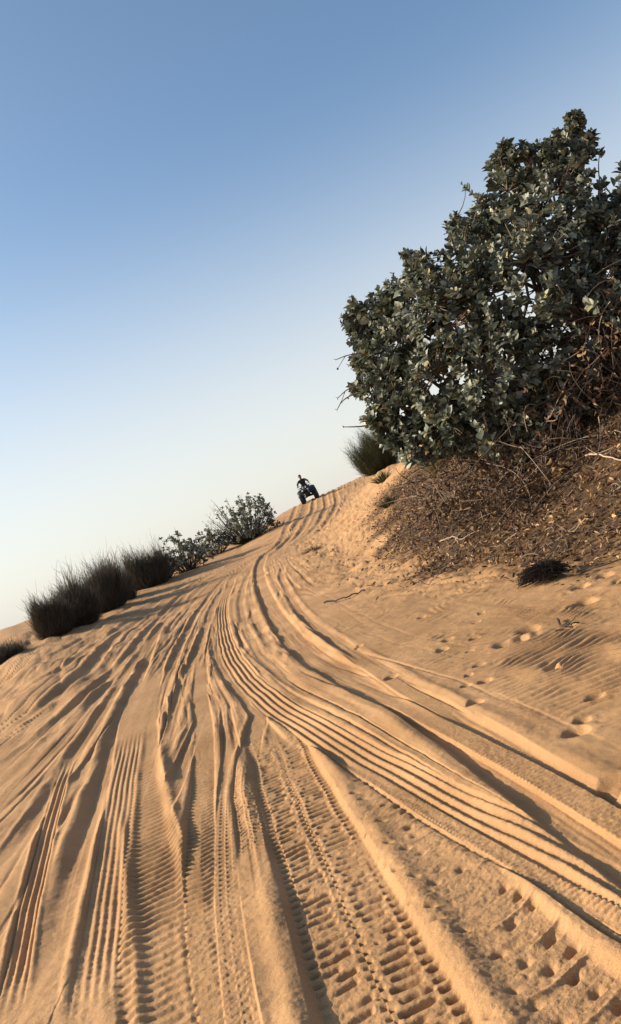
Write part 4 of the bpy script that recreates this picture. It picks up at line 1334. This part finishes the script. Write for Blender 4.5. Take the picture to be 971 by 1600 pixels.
    # hair, eyes, nose, mouth, ears
    def blob(name, c, r, mat, cut=None):
        bm = bmesh.new()
        bmesh.ops.create_uvsphere(bm, u_segments=16, v_segments=10, radius=1)
        for v in bm.verts:
            v.co = Vector((v.co.x * r[0] + c[0], v.co.y * r[1] + c[1], v.co.z * r[2] + c[2]))
        if cut:
            bmesh.ops.delete(bm, geom=[v for v in bm.verts if cut(v.co)], context='VERTS')
        mm = bpy.data.meshes.new(name)
        for f in bm.faces:
            f.smooth = True
        bm.to_mesh(mm)
        bm.free()
        mm.materials.append(mat)
        ob = bpy.data.objects.new(name, mm)
        COL.objects.link(ob)
        ob.parent = p
        return ob
    blob('hair', (0, -0.14, 1.70), (0.098, 0.115, 0.115), hair, lambda c: c.y > -0.06 and c.z < 1.745)
    for s in (-1, 1):
        blob('eye', (s * 0.033, -0.045, 1.685), (0.014, 0.010, 0.009), hair)
        blob('ear', (s * 0.092, -0.12, 1.67), (0.012, 0.022, 0.032), skin)
    blob('nose', (0, -0.032, 1.66), (0.014, 0.022, 0.022), skin)
    blob('mouth', (0, -0.045, 1.62), (0.026, 0.010, 0.007), simple_mat('lips', (0.2, 0.08, 0.06), 0.6))


def place_quad():
    x, y = 0.29, 55.0
    eps = 0.6
    z = gz(x, y)
    fwd = np.array([-0.05, -1.0, 0])
    fwd /= np.linalg.norm(fwd)
    zf, zb = gz(x + fwd[0] * eps, y + fwd[1] * eps), gz(x - fwd[0] * eps, y - fwd[1] * eps)
    F = Vector((fwd[0], fwd[1], (zf - zb) / (2 * eps))).normalized()
    side = Vector((1, 0, 0.08))
    up = F.cross(-side if F.cross(side).z < 0 else side).normalized()
    if up.z < 0:
        up = -up
    X = F.cross(up).normalized()
    rot = Matrix((X, F, up)).transposed().to_quaternion()
    quad_and_rider((x, y, z - 0.02), rot)
# ---------------------------------------------------------------- camera, sun, sky
SUN_AZ = math.radians(-79)      # left of the view direction, beyond the scene
SUN_EL = math.radians(27)


def setup():
    cam = bpy.data.cameras.new('camera')
    cam.sensor_fit = 'VERTICAL'
    cam.sensor_height = 36
    cam.lens = 36 * 1350 / 1600
    cam.clip_end = 6000
    cam.clip_start = 0.05
    o = bpy.data.objects.new('camera', cam)
    COL.objects.link(o)
    o.matrix_world = Matrix.Translation((0, 0, CAM_H)) @ Matrix.Rotation(math.radians(90), 4, 'X') @ Matrix.Rotation(math.radians(ROLL_SIGN * 21), 4, 'Z')
    SC.camera = o
    sd = Vector((math.sin(SUN_AZ) * math.cos(SUN_EL), math.cos(SUN_AZ) * math.cos(SUN_EL), math.sin(SUN_EL)))
    sl = bpy.data.lights.new('sun', 'SUN')
    sl.energy = 3.3
    sl.angle = math.radians(0.6)
    sl.color = (1.0, 0.83, 0.62)
    so = bpy.data.objects.new('sun', sl)
    COL.objects.link(so)
    so.rotation_mode = 'QUATERNION'
    so.rotation_quaternion = (-sd).to_track_quat('-Z', 'Y')
    w = bpy.data.worlds.new('World')
    SC.world = w
    w.use_nodes = True
    nt = w.node_tree
    nt.nodes.clear()
    sk = nt.nodes.new('ShaderNodeTexSky')
    sk.sky_type = 'NISHITA'
    sk.sun_disc = False
    sk.sun_elevation = SUN_EL
    sk.sun_rotation = SUN_AZ
    sk.air_density = 0.8
    sk.dust_density = 2.0
    sk.ozone_density = 1.4
    bg = nt.nodes.new('ShaderNodeBackground')
    bg.inputs['Strength'].default_value = 0.094
    out = nt.nodes.new('ShaderNodeOutputWorld')
    # sky colour, with a pale dust band close to the horizon
    tc = nt.nodes.new('ShaderNodeTexCoord')
    sp = nt.nodes.new('ShaderNodeSeparateXYZ')
    nt.links.new(tc.outputs['Generated'], sp.inputs[0])
    mr = nt.nodes.new('ShaderNodeMapRange')
    mr.interpolation_type = 'SMOOTHERSTEP'
    mr.inputs['From Min'].default_value = -0.02
    mr.inputs['From Max'].default_value = 0.46
    mr.inputs['To Min'].default_value = 0.72
    mr.inputs['To Max'].default_value = 0.0
    nt.links.new(sp.outputs['Z'], mr.inputs['Value'])
    mx = nt.nodes.new('ShaderNodeMix')
    mx.data_type = 'RGBA'
    mx.inputs['B'].default_value = (5.0, 4.75, 4.3, 1)
    nt.links.new(mr.outputs['Result'], mx.inputs['Factor'])
    tn = nt.nodes.new('ShaderNodeMix')
    tn.data_type = 'RGBA'
    tn.blend_type = 'MULTIPLY'
    tn.inputs['Factor'].default_value = 1.0
    tn.inputs['B'].default_value = (0.86, 0.965, 0.96, 1)
    nt.links.new(sk.outputs[0], tn.inputs['A'])
    nt.links.new(tn.outputs['Result'], mx.inputs['A'])
    nt.links.new(mx.outputs['Result'], bg.inputs[0])
    nt.links.new(bg.outputs[0], out.inputs[0])
    vs = SC.view_settings
    vs.view_transform = 'Standard'
    vs.look = 'None'
    vs.gamma = 1
    vs.exposure = 1.1
    vs.use_curve_mapping = False
    SC.cycles.use_denoising = True
    SC.cycles.max_bounces = 6
    SC.cycles.transparent_max_bounces = 6


ROLL_SIGN = -1
setup()
build_ground()
plants()
place_quad()
